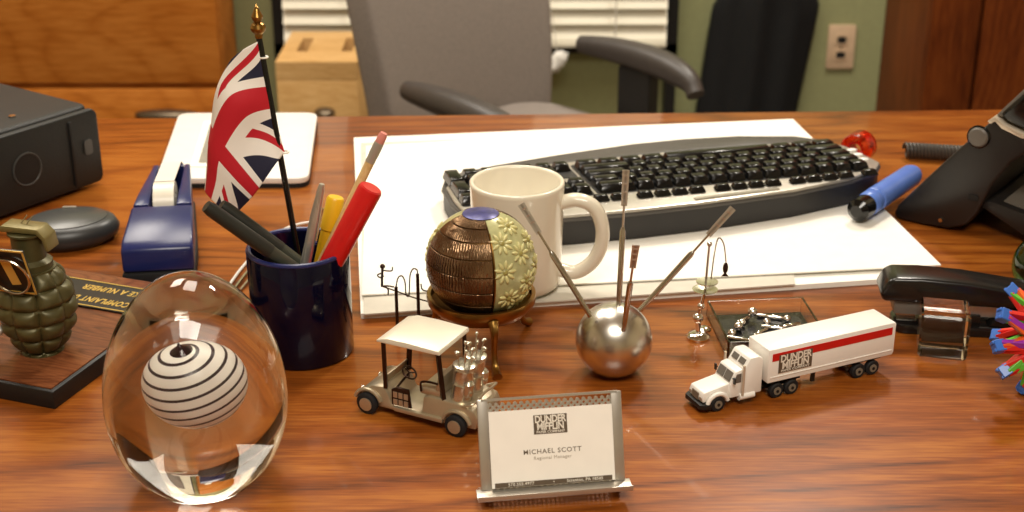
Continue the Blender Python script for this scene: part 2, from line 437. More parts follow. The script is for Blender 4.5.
# tall wardrobe on the right
p = V(880, 60, WY); wx = p.x
wd = thing('wardrobe', 'tall dark reddish wooden wardrobe to the right of the outlet', 'wardrobe', (wx, 3.2, FZ))
MB().box((.55, .205, 1.1), (1.1, .38, 2.2)).build('body', 'door_wood', wd)
dx = V(975, 60, 3.2).x - wx
MB().box((dx / 2 - .001, .004, 1.1), (dx - .004, .022, 2.18)).build('door', 'door_wood', wd, bevel=.003)
MB().box((dx + .27, .004, 1.1), (.53, .022, 2.18)).build('door', 'door_wood', wd, bevel=.003)

# black coat on the wall
ct = thing('hanging_coat', 'long black coat hanging on the green wall left of the outlet', 'coat', (V(765, 60, WY).x, WY, 0))
tl, tr, bl_, br_ = V(717, 0, 3.52), V(827, 0, 3.52), V(699, 112, 3.52), V(802, 112, 3.52)
def coat(u, v):
    t = v * 1.9 - .75                                          # -0.75..1.15 in fraction of the visible height, from below the desk line up
    L = bl_.lerp(tl, t + .0); Rr = br_.lerp(tr, t)
    if t > .9: 
        k = min(1, (t - .9) / .25); mid = (L + Rr) / 2; L = L.lerp(mid, .25 * k); Rr = Rr.lerp(mid, .25 * k)
    q = L.lerp(Rr, u)
    dep = .045 * math.sin(math.pi * u) ** .5 + .012 * math.sin(u * 17 + t) * math.sin(math.pi * u)
    return Vector((q.x, WY - .022 - dep, q.z)) - ct.location
m = MB(); m.grid(coat, 36, 24); o = m.build('coat_body', 'black_cloth', ct, ang=60); o.modifiers.new('s', 'SOLIDIFY').thickness = .01
topz = (tl + tr) / 2 + ((tl + tr) / 2 - (bl_ + br_) / 2) * .15 - ct.location
MB().tube(curve([(topz.x, -.004, topz.z + .03), (topz.x, -.05, topz.z + .02), (topz.x, -.06, topz.z + .05)], 8), .006).build('hook', 'steel', ct)

# outlet
oc = V(840.5, 46.5, WY); ou = thing('wall_outlet', 'beige wall outlet plate on the green wall beside the wardrobe', 'outlet', (oc.x, WY, oc.z))
MB().prism(rrect(-.035, .035, -.057, .057, .006), -.007, -.0005).build('plate', 'outlet_plastic', ou, bevel=.0015)
for s_ in (-1, 1):
    f_ = MB().prism(rrect(-.017, .017, s_ * .0195 - .014, s_ * .0195 + .014, .008), -.009, -.007).build('socket', 'dark_hole' if 0 else 'outlet_plastic', ou)
    MB().prism(rrect(-.011, .011, s_ * .0195 - .008, s_ * .0195 + .008, .005), -.0098, -.009).build('opening', 'dark_hole', f_)
MB().cyl((0, -.007, 0), (0, -.0085, 0), .003).build('screw', 'steel', ou)

# ================================================================ OFFICE CHAIR
A = G(390, 97, -.13); B = G(575, 35, -.13)
ch = thing('office_chair', 'grey fabric office chair with dark plastic arms behind the desk', 'chair', (.040, 2.42, FZ), R(45))
# local: x = chair's left-right, -y = facing (rotated 45 deg so that it faces right and towards the camera)
def seat_fn(sgn): pass
m = MB(); m.prismz(rrect(-.20, .20, -.26, .20, .09, 6), .41, .475); m.build('seat', 'chair_fabric', ch, bevel=.025, seg=4)
def backf(u, v):
    z = .44 + .64 * v; xw = (.195 + .022 * math.sin(math.pi * min(1, v * 1.1))) * (1 - .15 * max(0, v - .75) / .25)
    x = (u - .5) * 2 * xw + .018
    y = .18 + .10 * v - .05 * (1 - (2 * u - 1) ** 2) * -1 * .9 - .03 * math.cos(math.pi * (v - .25))
    return Vector((x, y, z))
m = MB(); m.grid(backf, 20, 20); o = m.build('backrest', 'chair_fabric', ch, ang=60)
md = o.modifiers.new('s', 'SOLIDIFY'); md.thickness = .05; md.offset = 1; o.modifiers.new('b', 'BEVEL').width = .012; o.modifiers['b'].segments = 3
for s_ in (-1, 1):
    pts = curve([(s_ * .214, .09, .590), (s_ * .221, .0, .592), (s_ * .221, -.10, .586), (s_ * .214, -.165, .572), (s_ * .205, -.19, .552)], 20)
    m = MB(); m.tube(pts, [.016 + .010 * math.sin(math.pi * min(1, k / 20 * 1.15)) for k in range(21)], 12)
    for vt in m.bm.verts: pass
    m.build('armrest', 'chair_plastic', ch)
    m = MB(); m.box((s_ * .222, -.045, .485), (.03, .075, .17)); m.box((s_ * .19, -.045, .405), (.09, .075, .018)); m.build('arm_post', 'black_paint', ch, bevel=.005)
MB().box((0, .24, .46), (.08, .02, .16), (.15, 0, 0)).build('back_bracket', 'black_paint', ch)
MB().cyl((0, 0, .10), (0, 0, .41), .025).build('column', 'black_paint', ch)
for k in range(5):
    a = R(72 * k + 20); c_, s2 = math.cos(a), math.sin(a)
    l = MB().bar((0, 0, .095), (.28 * c_, .28 * s2, .075), .045, .03).build('base_arm', 'chair_plastic', ch)
    MB().cyl((.28 * c_ - .02 * s2, .28 * s2 + .02 * c_, .0285), (.28 * c_ + .02 * s2, .28 * s2 - .02 * c_, .0285), .028).build('caster', 'black_paint', l)

# ================================================================ DESK
dk = thing('desk', 'reddish brown wooden desk with a polished wood grain top', 'desk', (0, 0, FZ), 0)
fl = G(100, 118); fr = G(890, 110); sl = (fr.y - fl.y) / (fr.x - fl.x)
def fy(x): return fl.y + sl * (x - fl.x)
m = MB(); m.prismz([(-.98, .38), (.98, .38), (.98, fy(.98)), (-.98, fy(-.98))], .75 - .036, .75); m.build('top', 'desk_wood', dk, bevel=.004, seg=3)
for s_ in (-1, 1):
    m = MB(); m.box((s_ * .74, 1.0, .357), (.42, 1.1, .714)); pd = m.build('pedestal', 'desk_wood', dk)
MB().box((0, .56, .41), (1.06, .02, .60)).build('front_panel', 'desk_wood', dk)

# ================================================================ THINGS ON THE DESK, LEFT
# black electronic box
DH = .086
c0 = G(103, 183); c1 = G(20, 213); ex = (c1 - c0).normalized(); nrm = Vector((-ex.y, ex.x, 0))        # ex runs along the front face towards the lower left
if nrm.x < 0: nrm = -nrm
dv = thing('desktop_device', 'black boxy electronic device with a round button on its front', 'device', c0)
bk = (G(0, 95, DH) - G(97, 106, DH)); bk.z = 0
M = frame(-ex, -nrm, (0, 0, 1), (0, 0, 0))                      # local: -x along face towards the lower left, +y into the body
M3 = M
m = MB(); m.prismz(rrect(-.30, -.001, .006, .25, .012), .004, DH, M3); m.build('case', 'device_black', dv, bevel=.004, seg=3)
m = MB(); m.prism(rrect(-.30, .0, .004, DH - .002, .008), -.004, .006, M3); fp = m.build('front_panel', 'device_black', dv, bevel=.003, seg=2)
m = MB(); m.box((-.037, -.0045, DH / 2), (.004, .003, DH - .016), M=M3); m.build('ridge', 'device_gloss', fp, bevel=.0008)
m = MB(); m.torus(None, .0165, .0009, 28, 6, M3 @ Matrix.Translation((-.094, -.0045, .044)) @ Euler((R(90), 0, 0)).to_matrix().to_4x4()); m.build('button_ring', 'puck_top', fp)
m = MB(); m.lathe([(.0155, 0), (.0155, .0008), (.0, .0012)], 24, M3 @ Matrix.Translation((-.094, -.004, .044)) @ Euler((R(90), 0, 0)).to_matrix().to_4x4()); m.build('button', 'device_gloss', fp)
m = MB(); m.prism(rrect(-.022, -.012, .038, .054, .003), -.0055, -.0038, M3); m.build('sensor_window', 'puck_top', fp)
m = MB(); m.cyl(M3 @ Vector((-.075, .035, DH - .0005)), M3 @ Vector((-.075, .035, DH + .002)), .0035); m.build('screw', 'steel', dv)
for a_, b_ in ((-.28, .03), (-.02, .03), (-.28, .23), (-.02, .23)):
    q = M3 @ Vector((a_, b_, 0)); MB().cyl(q, q + Vector((0, 0, .005)), .008).build('foot', 'rubber_black', dv)

# round dark puck
pc = G(70, 240); pk = thing('round_puck', 'dark grey low oval puck in front of the black device', 'puck', pc, R(20))
S = Matrix.Diagonal((1.1, .86, 1, 1))
m = MB(); m.lathe([(0, 0), (.036, 0), (.042, .006), (.0435, .012), (.040, .019), (.034, .0225)] , 48, S); m.build('body', 'puck_dark', pk, ang=50)
m = MB(); m.lathe([(.0335, .0215), (.0335, .0232), (.026, .0256), (0, .0268)], 48, S); m.build('top_cover', 'puck_top', pk, ang=50)
m = MB(); m.box((.004, .019, .0265), (.013, .0022, .0012), (.06, 0, -.3)); m.build('mark', 'silver_paint', pk)

# plaque with grenade
pq = thing('grenade_plaque', 'wooden plaque with black edges carrying an olive toy grenade and number tag', 'plaque', G(55, 410), R(-20))
PW, PD, PH = .24, .20, .016
m = MB(); m.box((-PW / 2, PD / 2, PH / 2 - .0005), (PW, PD, PH - .001)); m.build('base', 'black_paint', pq, bevel=.0015)
m = MB(); m.box((-PW / 2, PD / 2, PH - .0005), (PW - .007, PD - .007, .001)); m.build('top_face', 'plaque_wood', pq)
pl_y = PD - .044
np_ = MB().box((-PW / 2, pl_y, PH + .0008), (PW - .012, .048, .0016)).build('name_plate', 'plate_black', pq)
m = MB()
for s_ in (-1, 1): m.box((-PW / 2, pl_y + s_ * .0222, PH + .0018), (PW - .015, .0012, .0004)); m.box((-PW / 2 + s_ * (PW / 2 - .0081), pl_y, PH + .0018), (.0012, .0456, .0004))
m.build('plate_border', 'gold_print', np_)
T180 = Matrix.Rotation(math.pi, 4, 'Z')
text('COMPLAINT DEPARTMENT', .0125, 'gold_print', np_, Matrix.Translation((-.030, pl_y - .0105, PH + .0018)) @ T180, 1.1, .0003, 'LEFT', sx=.62)
text('TAKE A NUMBER', .0125, 'gold_print', np_, Matrix.Translation((-.022, pl_y + .0105, PH + .0018)) @ T180, 1.1, .0003, 'LEFT', sx=.66)
# grenade body: lumps cut by grooves
inv = pq.matrix_basis.inverted() if 0 else (Matrix.Translation(pq.location) @ Matrix.Rotation(R(-20), 4, 'Z')).inverted()
gl = inv @ G(43, 349, PH); gz = PH
pb = [(0, .0165), (.006, .0190), (.014, .0238), (.024, .0282), (.036, .0305), (.048, .0300), (.058, .0270), (.066, .0222), (.070, .0190)]
def prof_r(z):
    for (z0, r0), (z1, r1) in zip(pb, pb[1:]):
        if z <= z1: return r0 + (r1 - r0) * (z - z0) / (z1 - z0)
    return pb[-1][1]
m = MB(); nu, nz = 80, 70
def gfn(u, v):
    z = .070 * v; a = 2 * math.pi * u; r = prof_r(z)
    gz_ = abs(math.sin(math.pi * (z - .003) / .0138)) ** .45; ga = abs(math.sin(4 * a + .3)) ** .45
    r = r - .0048 * (1 - min(gz_, ga)) + .0012 * gz_ * ga
    return Vector((r * math.cos(a), r * math.sin(a), z))
m.grid(gfn, nu, nz); bmesh.ops.remove_doubles(m.bm, verts=m.bm.verts, dist=1e-6)
m.lathe([(0, 0), (.0165, 0), (.0165, .001)], 24); m.lathe([(.0185, .069), (.0185, .071), (0, .071)], 24)
gb = m.build('grenade', 'olive_metal', pq, (gl.x, gl.y, gz), ang=70)
m = MB(); m.lathe([(0, .0705), (.0165, .0705), (.0165, .076), (.0125, .079), (.0125, .098), (.0145, .099), (.0145, .1005), (0, .1005)], 24); m.build('fuze', 'olive_metal', gb)
m = MB(); m.prism([(-.017, .1012), (.012, .1012), (.0165, .097), (.0185, .088), (.0215, .088), (.0195, .099), (.0135, .1055), (-.016, .1065), (-.019, .104)], -.0085, .0085)
m.build('lever', 'olive_light', gb, bevel=.001, rot=(0, 0, R(8)))
m = MB()
for k in range(2): m.cyl((-.004 + .005 * k, 0, .106), (.0 + .005 * k, .003, .112), .0005, n=6)
m.build('pin_wire', 'steel', gb)
# tag and ring hang in front of the fuze, facing the camera
tgM = frame((1, .12, 0), (.0, -.25, 1), (.1, -1, -.25), (.0035, -.0285, .0795)) 
m = MB(); m.box((0, 0, 0), (.034, .040, .0012), M=tgM); tg = m.build('number_tag', 'plate_black', gb)
m = MB()
for s_ in (-1, 1): m.box((s_ * .0163, 0, .0008), (.0014, .040, .0006), M=tgM); m.box((0, s_ * .0193, .0008), (.034, .0014, .0006), M=tgM)
m.build('tag_border', 'gold_print', tg)
text('1', .030, 'gold_print', tg, tgM @ Matrix.Translation((.001, -.002, .001)) @ Matrix.Rotation(R(10), 4, 'Z'), 1, .0012, sx=1.5)
m = MB(); m.torus(None, .0155, .0011, 36, 8, tgM @ Matrix.Translation((.001, -.003, .0035))); m.build('pull_ring', 'steel', gb)
m = MB(); m.tube(curve([(-.028, -.012, .070), (-.032, -.018, .050), (-.030, -.019, .028)], 10), .004, 8); m.build('red_cord', 'red_plastic', gb)
m = MB(); m.cyl((-.030, -.019, .026), (-.020, -.022, .020), .004, n=12); m.build('cord_tip', 'white_plastic', gb, bevel=.001)

# glass egg with striped ball
eg = thing('glass_egg', 'clear glass egg paperweight with a white striped ball inside', 'paperweight', G(204, 478) + Vector((0, 0, .0008)))
ER, EH, zc, b1 = .0607, .1515, .061, .0745
pr = [(0, 0), (.028, 0), (.0335, .0006)]
for k in range(1, 41):
    z = zc * k / 40; pr.append((ER * math.sqrt(1 - ((zc - z) / b1) ** 2), z if k else 0))
pr = [q for i, q in enumerate(pr) if i < 3 or q[0] > .0345]
for k in range(1, 49):
    a = math.pi / 2 * k / 48; pr.append((ER * math.cos(a) ** 1.04 if k < 48 else 0, zc + (EH - zc) * math.sin(a)))
m = MB(); m.lathe(pr, 96); m.build('glass_body', 'egg_glass', eg, ang=40)
bp = Vector((0, 0, .0745)); axd = Vector((-.15, -.21, .97)).normalized()
m = MB(); m.ball((0, 0, 0), .0226, 64, (1, 1, 1.1)); sb = m.build('striped_ball', 'stripe_ball', eg, bp, axd.to_track_quat('Z', 'Y').to_euler())
m = MB(); m.lathe([(.0055, 0.0242), (.0035, .0258), (.0012, .0278), (0, .031)], 16); m.build('nub', 'dark_wine', sb)

# tape dispenser
q0 = G(160, 286); q1 = Vector((-.336, 1.35, 0))
td = thing('tape_dispenser', 'navy blue tape dispenser with a white tape roll', 'tape dispenser', q0, math.atan2(-(q1.x - q0.x), q1.y - q0.y))
m = MB(); m.prismz([(-.032, 0), (.032, 0), (.030, .06), (.019, .18), (-.019, .18), (-.030, .06)], 0, .013); m.build('base', 'rubber_black', td, bevel=.002)
# tail block and two cheeks, narrowing towards the nose
def sideprism(m, prof, xa, xb):                                 # prof (y,z); xa/xb functions of y
    k = len(prof); vs = [(xa(y), y, z) for y, z in prof] + [(xb(y), y, z) for y, z in prof]
    fs = [tuple(range(k)), tuple(reversed(range(k, 2 * k)))] + [(i, k + i, k + (i + 1) % k, (i + 1) % k) for i in range(k)]
    return m.add(vs, fs)
wdt = lambda y: .0315 - .0130 * max(0, (y - .03) / .15)
m = MB(); sideprism(m, [(.001, .0132), (.003, .034), (.012, .040), (.072, .050), (.074, .0132)], lambda y: -wdt(y), wdt); m.build('tail_block', 'navy_plastic', td, bevel=.003, seg=3)
chk = [(.0745, .0132), (.0745, .0503), (.10, .052), (.13, .052), (.165, .052), (.178, .053), (.180, .0132)]
for s_ in (-1, 1):
    m = MB(); sideprism(m, chk, lambda y: s_ * .0125, lambda y: s_ * (wdt(y) - .001)); m.build('cheek', 'navy_plastic', td, bevel=.0015)
m = MB(); m.box((0, .127, .0165), (.024, .100, .0060)); m.build('floor_strip', 'navy_plastic', td)
Mx = Matrix.Rotation(R(90), 4, 'Y')
m = MB(); m.lathe([(.012, -.0095), (.0225, -.0095), (.0225, .0095), (.012, .0095), (.012, -.0095)], 40, Matrix.Translation((0, .102, .0385)) @ Mx); rl = m.build('tape_roll', 'tape_white', td)
m = MB(); m.lathe([(.006, -.0115), (.0118, -.0115), (.0118, .0115), (.006, .0115), (.006, -.0115)], 24, Matrix.Translation((0, .102, .0385)) @ Mx); m.build('hub', 'kb_grey', rl)
m = MB(); m.bar((0, .1055, .0613), (0, .180, .0545), .0184, .0004); m.build('tape_strip', 'white_plastic', td)
m = MB(); m.box((0, .176, .034), (.024, .005, .036)); m.build('nose', 'navy_plastic', td)
m = MB(); m.box((0, .1795, .0505), (.022, .0015, .005))
for k in range(9): m.box((-.0096 + .0024 * k, .1795, .0537), (.0022, .0012, .0022), taper=.1)
m.build('blade', 'steel', td)

# white rounded pad
pd_ = thing('white_tablet', 'white rounded flat pad with a grey panel behind the flag', 'tablet', (0, 0, 0))
q = [G(157, 188), G(309, 188), G(318, 121), G(180, 121.5)]
ctr = sum(q, Vector()) / 4; pd_.location = ctr
e1 = (q[1] - q[0]).normalized(); ang = math.atan2(e1.y, e1.x); 
def rquad(q, r, n=5):
    out = []
    for i in range(4):
        p_, a_, b_ = q[i], q[i - 1], q[(i + 1) % 4]
        A_ = p_ + (a_ - p_).normalized() * r; B_ = p_ + (b_ - p_).normalized() * r
        for k in range(n + 1):
            t = k / n; out.append(A_ * (1 - t) ** 2 + p_ * 2 * t * (1 - t) + B_ * t * t)
    return [(v_.x, v_.y) for v_ in out]
ql = [v_ - ctr for v_ in q]
m = MB(); m.prismz(rquad(ql, .016), 0, .0045); m.build('base', 'rubber_black', pd_)
m = MB(); m.prismz(rquad(ql, .016), .0045, .011); m.build('shell', 'white_plastic', pd_, bevel=.0012)
def bil(u, v): return ql[0].lerp(ql[1], u).lerp(ql[3].lerp(ql[2], u), v)
m = MB(); m.prismz(rquad([bil(.2, .15), bil(.62, .15), bil(.62, .85), bil(.2, .85)], .003), .0111, .0118); m.build('panel_frame', 'paper_white', pd_)
m = MB(); m.prismz(rquad([bil(.25, .2), bil(.58, .2), bil(.58, .8), bil(.25, .8)], .003), .0118, .0122); m.build('screen', 'screen_grey', pd_)

# pencil cup
CC = G(304, 349); CR, CHT = .0405, .090
cp_ = thing('pencil_cup', 'dark navy glazed ceramic pencil cup', 'cup', CC)
m = MB(); m.lathe([(0, 0), (.0385, 0), (CR, .002), (CR, CHT - .002), (CR - .0012, CHT), (CR - .0028, CHT), (CR - .0038, CHT - .002), (CR - .0038, .006), (0, .006)], 72); m.build('cup_body', 'navy_glaze', cp_, ang=50)
m = MB(); m.torus(None, CR - .0019, .0021, 72, 8, Matrix.Translation((0, 0, CHT - .0005))); m.build('rim', 'navy_plastic', cp_)
def incup(x, y, z): return CC + Vector((x, y, z))

# flag on a pole
p_top = V(259, 38, 1.078); p_mid = V(291, 215, 1.070)
dirp = (p_mid - p_top).normalized()
p_bot = p_top + dirp * ((.012 - p_top.z) / dirp.z)
fgT = thing('desk_flag', 'small union flag on a black pole with a gold spear tip', 'flag', p_bot)
O = p_bot
m = MB(); m.cyl((0, 0, 0), p_top - O, .0024, n=12); m.build('pole', 'black_gloss', fgT)
tip = V(256, 3, 1.078) - O; b0 = p_top - O
m = MB(); m.rod(b0, tip, [(0, .0028), (.08, .0032), (.12, .003), (.2, .0052), (.30, .0060), (.40, .0050), (.46, .0026), (.50, .0034), (.62, .0046), (.8, .0024), (1, 0)], 20); m.build('finial', 'brass', fgT)
net = [[(259.5, 40, 0), (230, 62, -.004), (218, 112, .018), (220, 160, .022), (218, 190, .020)],
       [(265.5, 68, 0), (222, 84, -.006), (211, 130, .004), (208, 166, .006), (206.5, 188, .006)],
       [(271, 97, 0), (238, 105, -.012), (214, 143, -.010), (211, 174, -.008), (208, 194, -.006)],
       [(277, 123, 0), (256, 137, -.006), (237, 171, -.014), (227, 194, -.012), (220, 206, -.010)],
       [(284.5, 152, 0), (274, 166, -.010), (256, 192, -.012), (243, 206, -.008), (233, 216, -.006)]]
P3 = [[V(a_, b_, 1.078 - (i * .0009) + d_) - O - Vector((0, .0012, 0)) for (a_, b_, d_) in row] for i, row in enumerate(net)]
def flagp(u, v): return catmull([catmull(row, u) for row in P3], 1 - v)
NU, NV = 48, 40
m = MB(); m.grid(flagp, NU, NV); me = m.mesh('cloth', ang=80)
uvl = me.uv_layers.new(name='UVMap')
for lp in me.loops:
    i, j = divmod(lp.vertex_index, NV + 1); uvl.data[lp.index].uv = (i / NU, j / NV)
o = mkobj('cloth', me, 'flag_cloth', fgT); o.modifiers.new('s', 'SOLIDIFY').thickness = .0006
for py_ in (.15, 1.0):
    c_ = (P3[0][0].lerp(P3[4][0], py_)); MB().torus(None, .0032, .0008, 16, 6, Matrix.Translation(c_ + Vector((0, .0015, 0)))).build('tie', 'paper_white', fgT)

def stick(name, label, cat, top, bot, parts, group=None):
    t = thing(name, label, cat, bot, 0, group); 
    for nm, mat, prof in parts: MB().rod((0, 0, 0), top - bot, prof, 18).build(nm, mat, t)
    return t
# red marker, pencil, steel pen, yellow highlighter, two dark markers (each rests in the cup)
rt = V(371, 188, 1.04); rb = incup(-.004, -.006, .0095); rr_ = .0095
rb = incup(-.006, -.012, .018)
stick('red_marker', 'thick bright red marker leaning in the navy cup', 'marker', rt, rb, [('barrel', 'red_plastic', [(0, .0088), (.5, .0092), (.985, .0096), (1, .0088)]), ('end_cap', 'red_plastic', [(.995, .0082), (1.004, .0078)])])
pt = V(384, 133, 1.075); pbm = incup(-.014, .012, .010)
stick('pencil', 'tan pencil with pink eraser leaning behind the red marker', 'pencil', pt, pbm, [('shaft', 'pencil_wood', [(0, .0005), (.08, .0036), (.86, .0036)]), ('ferrule', 'silver_paint', [(.86, .0039), (.88, .0037), (.90, .0040), (.955, .0039)]), ('eraser', 'pink_rubber', [(.955, .0036), (.985, .0036), (1, .0028)])])
st = V(322, 184, 1.045); sb_ = incup(-.010, -.012, .0105)
sp_ = stick('steel_pen', 'slim brushed steel pen with a black grip in the cup', 'pen', st, sb_, [('barrel', 'brushed_steel', [(.42, .0042), (.80, .0040), (.93, .0030), (.97, .0028), (1, .0020)]), ('grip', 'black_gloss', [(0, .0008), (.06, .0034), (.42, .0043)])])
dsp = (st - sb_); MB().bar(dsp * .62 + Vector((.0048, -.002, 0)), dsp * .86 + Vector((.0048, -.002, 0)), .0016, .0012).build('clip', 'chrome', sp_)
yt = V(336, 197, 1.082); yb = incup(.002, .018, .012)
stick('yellow_highlighter', 'short yellow highlighter behind the steel pen in the cup', 'highlighter', yt, yb, [('barrel', 'yellow_plastic', [(0, .005), (.1, .0065), (.75, .0065), (.76, .0075), (.985, .0072), (1, .006)])])
for nm, ta, bo, lab in (('green_marker', (206, 206, 1.012), (.029, -.013, .052), 'dark olive marker lying across the cup rim, nearest the camera'), ('green_marker', (221, 205, 1.035), (.032, .002, .048), 'dark olive marker lying across the cup rim, behind its twin')):
    t_ = V(*ta); b_ = incup(*bo)
    stick(nm, lab, 'marker', t_, b_, [('barrel', 'pen_olive', [(0, .004), (.06, .0052), (.52, .0054)]), ('cap', 'pen_olive_dark', [(.52, .0058), (.96, .0056), (1, .0046)])], 'dark markers in the cup')

# thin white cable behind the cup
wc = MB(); pts = curve([G(222, 296, .0022), G(240, 270, .0022), G(262, 246, .0022), G(285, 229, .0022), G(312, 222, .0022), G(338, 226, .0022), G(352, 235, .0022)], 40)
wc.tube(pts, .0013, 8)
tag(wc.build('white_cable', 'white_plastic'), 'thin white cable curving on the desk behind the navy cup', 'cable')
wc = MB(); pts = curve([G(232, 292, .0022), G(246, 273, .0022), G(256, 262, .0022), G(262, 264, .0022), G(250, 278, .0022), G(240, 290, .0022)], 36); wc.tube(pts, .0013, 8)
tag(wc.build('wire_loop', 'steel'), 'small bent silver wire loop left of the navy cup', 'wire')

# ================================================================ MIDDLE
# paper stack
def sheet(label, cs, z0, th, mat, grp, curl=0.0):
    cs = [Vector((c.x, c.y, 0)) for c in cs]; c_ = sum(cs, Vector()) / 4; m = MB()
    def f(top):
        def g(u, v):
            p = cs[0].lerp(cs[1], u).lerp(cs[3].lerp(cs[2], u), v) - c_
            w_ = .0006 * math.sin(9 * u + 2 * v) * math.sin(7 * v) + curl * (max(0, u - .7) ** 2 + max(0, .25 - v) ** 2 * 1.5)
            return Vector((p.x, p.y, (th if top else 0) + max(0, w_)))
        return g
    nu_, nv_ = 24, 20
    m.grid(f(True), nu_, nv_); m.grid(f(False), nu_, nv_)
    K = (nu_ + 1) * (nv_ + 1); m.bm.verts.ensure_lookup_table()
    idx = lambda i, j: i * (nv_ + 1) + j
    ring = [idx(i, 0) for i in range(nu_)] + [idx(nu_, j) for j in range(nv_)] + [idx(i, nv_) for i in range(nu_, 0, -1)] + [idx(0, j) for j in range(nv_, 0, -1)]
    for a_, b_ in zip(ring, ring[1:] + ring[:1]):
        m.bm.faces.new([m.bm.verts[a_], m.bm.verts[b_], m.bm.verts[b_ + K], m.bm.verts[a_ + K]])
    return tag(m.build('paper_sheet', mat, None, (c_.x, c_.y, z0)), label, 'paper', grp)
S0 = [G(361, 319), G(900, 283), G(790, 123), G(354, 142)]
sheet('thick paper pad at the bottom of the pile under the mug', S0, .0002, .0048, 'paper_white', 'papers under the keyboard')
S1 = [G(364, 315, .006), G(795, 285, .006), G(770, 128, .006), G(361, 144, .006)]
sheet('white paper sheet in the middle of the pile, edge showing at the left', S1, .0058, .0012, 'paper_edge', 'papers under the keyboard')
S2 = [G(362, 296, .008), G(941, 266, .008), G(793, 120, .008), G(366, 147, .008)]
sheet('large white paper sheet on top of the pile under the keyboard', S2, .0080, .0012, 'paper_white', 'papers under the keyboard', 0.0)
PZ = .0100

# mug
mg = thing('coffee_mug', 'plain cream white ceramic mug standing behind the patterned globe', 'mug', G(517, 283, PZ), R(-8))
MH, MR = .096, .0405
m = MB(); m.lathe([(0, .002), (.030, .002), (.031, 0), (.0345, 0), (.0375, .003), (.0385, .008), (MR, MH - .004), (MR + .0002, MH - .0012), (MR - .001, MH), (MR - .0026, MH), (MR - .004, MH - .002), (.0345, .012), (.028, .007), (0, .006)], 80); m.build('mug_body', 'mug_glaze', mg, ang=60)
hpts = curve([(.0375, -.002, MH - .018), (.052, -.002, MH - .0145), (.066, -.002, MH - .020), (.0735, -.002, MH - .036), (.0735, -.002, MH - .054), (.066, -.002, MH - .071), (.052, -.002, MH - .0815), (.0370, -.002, MH - .080)], 36)
m = MB(); m.tube(hpts, .0062, 14)
for vt in m.bm.verts: vt.co.y = -.002 + (vt.co.y + .002) * 1.15
m.build('handle', 'mug_glaze', mg, ang=60)

# keyboard  (local: +y away from the camera = user's side)
KT = R(2.4); KZ = .0072
kb = thing('keyboard', 'black and silver curved keyboard lying on the white paper', 'keyboard', (.155, 1.388, PZ + KZ), rot=(-KT, 0, R(14)))
near = [(-.225, -.070), (-.215, -.090), (-.196, -.101), (-.144, -.109), (-.07, -.1105), (0, -.107), (.10, -.095), (.170, -.076), (.207, -.056), (.222, -.036)]
far = [(.2255, -.012), (.221, .03), (.206, .068), (.183, .090), (.12, .108), (.058, .112), (0, .109), (-.088, .092), (-.16, .074), (-.198, .060), (-.219, .043), (-.229, .01), (-.230, -.04)]
outl = near + far
shr = lambda P, k: [(x - k * (1 if x > 0 else -1) * min(1, abs(x) / .2), y - k * (1 if y > 0 else -1) * min(1, abs(y) / .07)) for x, y in P]
m = MB(); m.prismz(shr(outl, .002), -.001, .0115)
for vt in m.bm.verts:
    if vt.co.z < 0: vt.co.z = -(KZ - .0008) + vt.co.y * math.tan(KT)
m.build('bottom_shell', 'kb_dark', kb)
m = MB(); m.prismz(outl, .0112, .0150); m.build('frame', 'kb_grey', kb, bevel=.0016, seg=2)
m = MB(); m.prismz([(x, y) for x, y in shr(near, .001)] + [(.219, -.012), (.214, .03), (.198, .052), (.12, .060), (.02, .060), (-.10, .052), (-.185, .046), (-.213, .035), (-.225, .005), (-.226, -.04)], .0145, .0185); m.build('top_plate', 'kb_silver', kb, bevel=.002)
U = .0190
wells = MB()
def wl(x0, x1, y0, y1, nm='key_well'): MB().prismz(rrect(x0, x1, y0, y1, .003, 3), .0182, .0192).build(nm, 'kb_dark', kb)
KO = -.0125; wl(-.0885, .1995, -.0475 + KO, .0515 + KO); wl(-.146, -.0915, -.0475 + KO, -.006 + KO); wl(-.146, -.0915, .0115 + KO, .0515 + KO); wl(-.2225, -.149, -.0475 + KO, .0495 + KO)
KM = {}
def key(ux, uy, wu, hu=1.0, h=.0075):                            # user frame: ux to the user's right, uy away from the user
    k = (round(wu, 3), round(hu, 3), h)
    if k not in KM:
        a_, b_ = wu * U / 2 - .0006, hu * U / 2 - .0006; c_, d_ = a_ - .0024, b_ - .0028
        mm = MB(); mm.add([(-a_, -b_, 0), (a_, -b_, 0), (a_, b_, 0), (-a_, b_, 0), (-c_, -d_ + .0004, h), (c_, -d_ + .0004, h), (c_, d_ + .0004, h), (-c_, d_ + .0004, h)], [(3, 2, 1, 0), (4, 5, 6, 7), (0, 1, 5, 4), (1, 2, 6, 5), (2, 3, 7, 6), (3, 0, 4, 7)])
        KM[k] = mm.mesh('key', bevel=.0007, seg=1)
    mkobj('key', KM[k], 'key_black', kb, (-ux, -uy + KO, .0193))
rows = [(0, [1] * 13 + [2]), (1, [1.5] + [1] * 12 + [1.5]), (2, [1.75] + [1] * 11 + [2.25]), (3, [2.25] + [1] * 10 + [2.75]), (4, [1.25, 1.25, 1.25, 6.25, 1.25, 1.25, 1.25, 1.25])]
X0 = -.1985; Y0 = .037
for r_, ws in rows:
    x = X0
    for wu in ws: key(x + wu * U / 2, Y0 - r_ * U, wu); x += wu * U
for i in range(3):
    key(.0925 + .0095 + i * .0183, Y0, .96); key(.0925 + .0095 + i * .0183, Y0 - U, .96); key(.0925 + .0095 + i * .0183, Y0 - 4 * U, .96)
key(.0925 + .0095 + .0183, Y0 - 3 * U, .96)
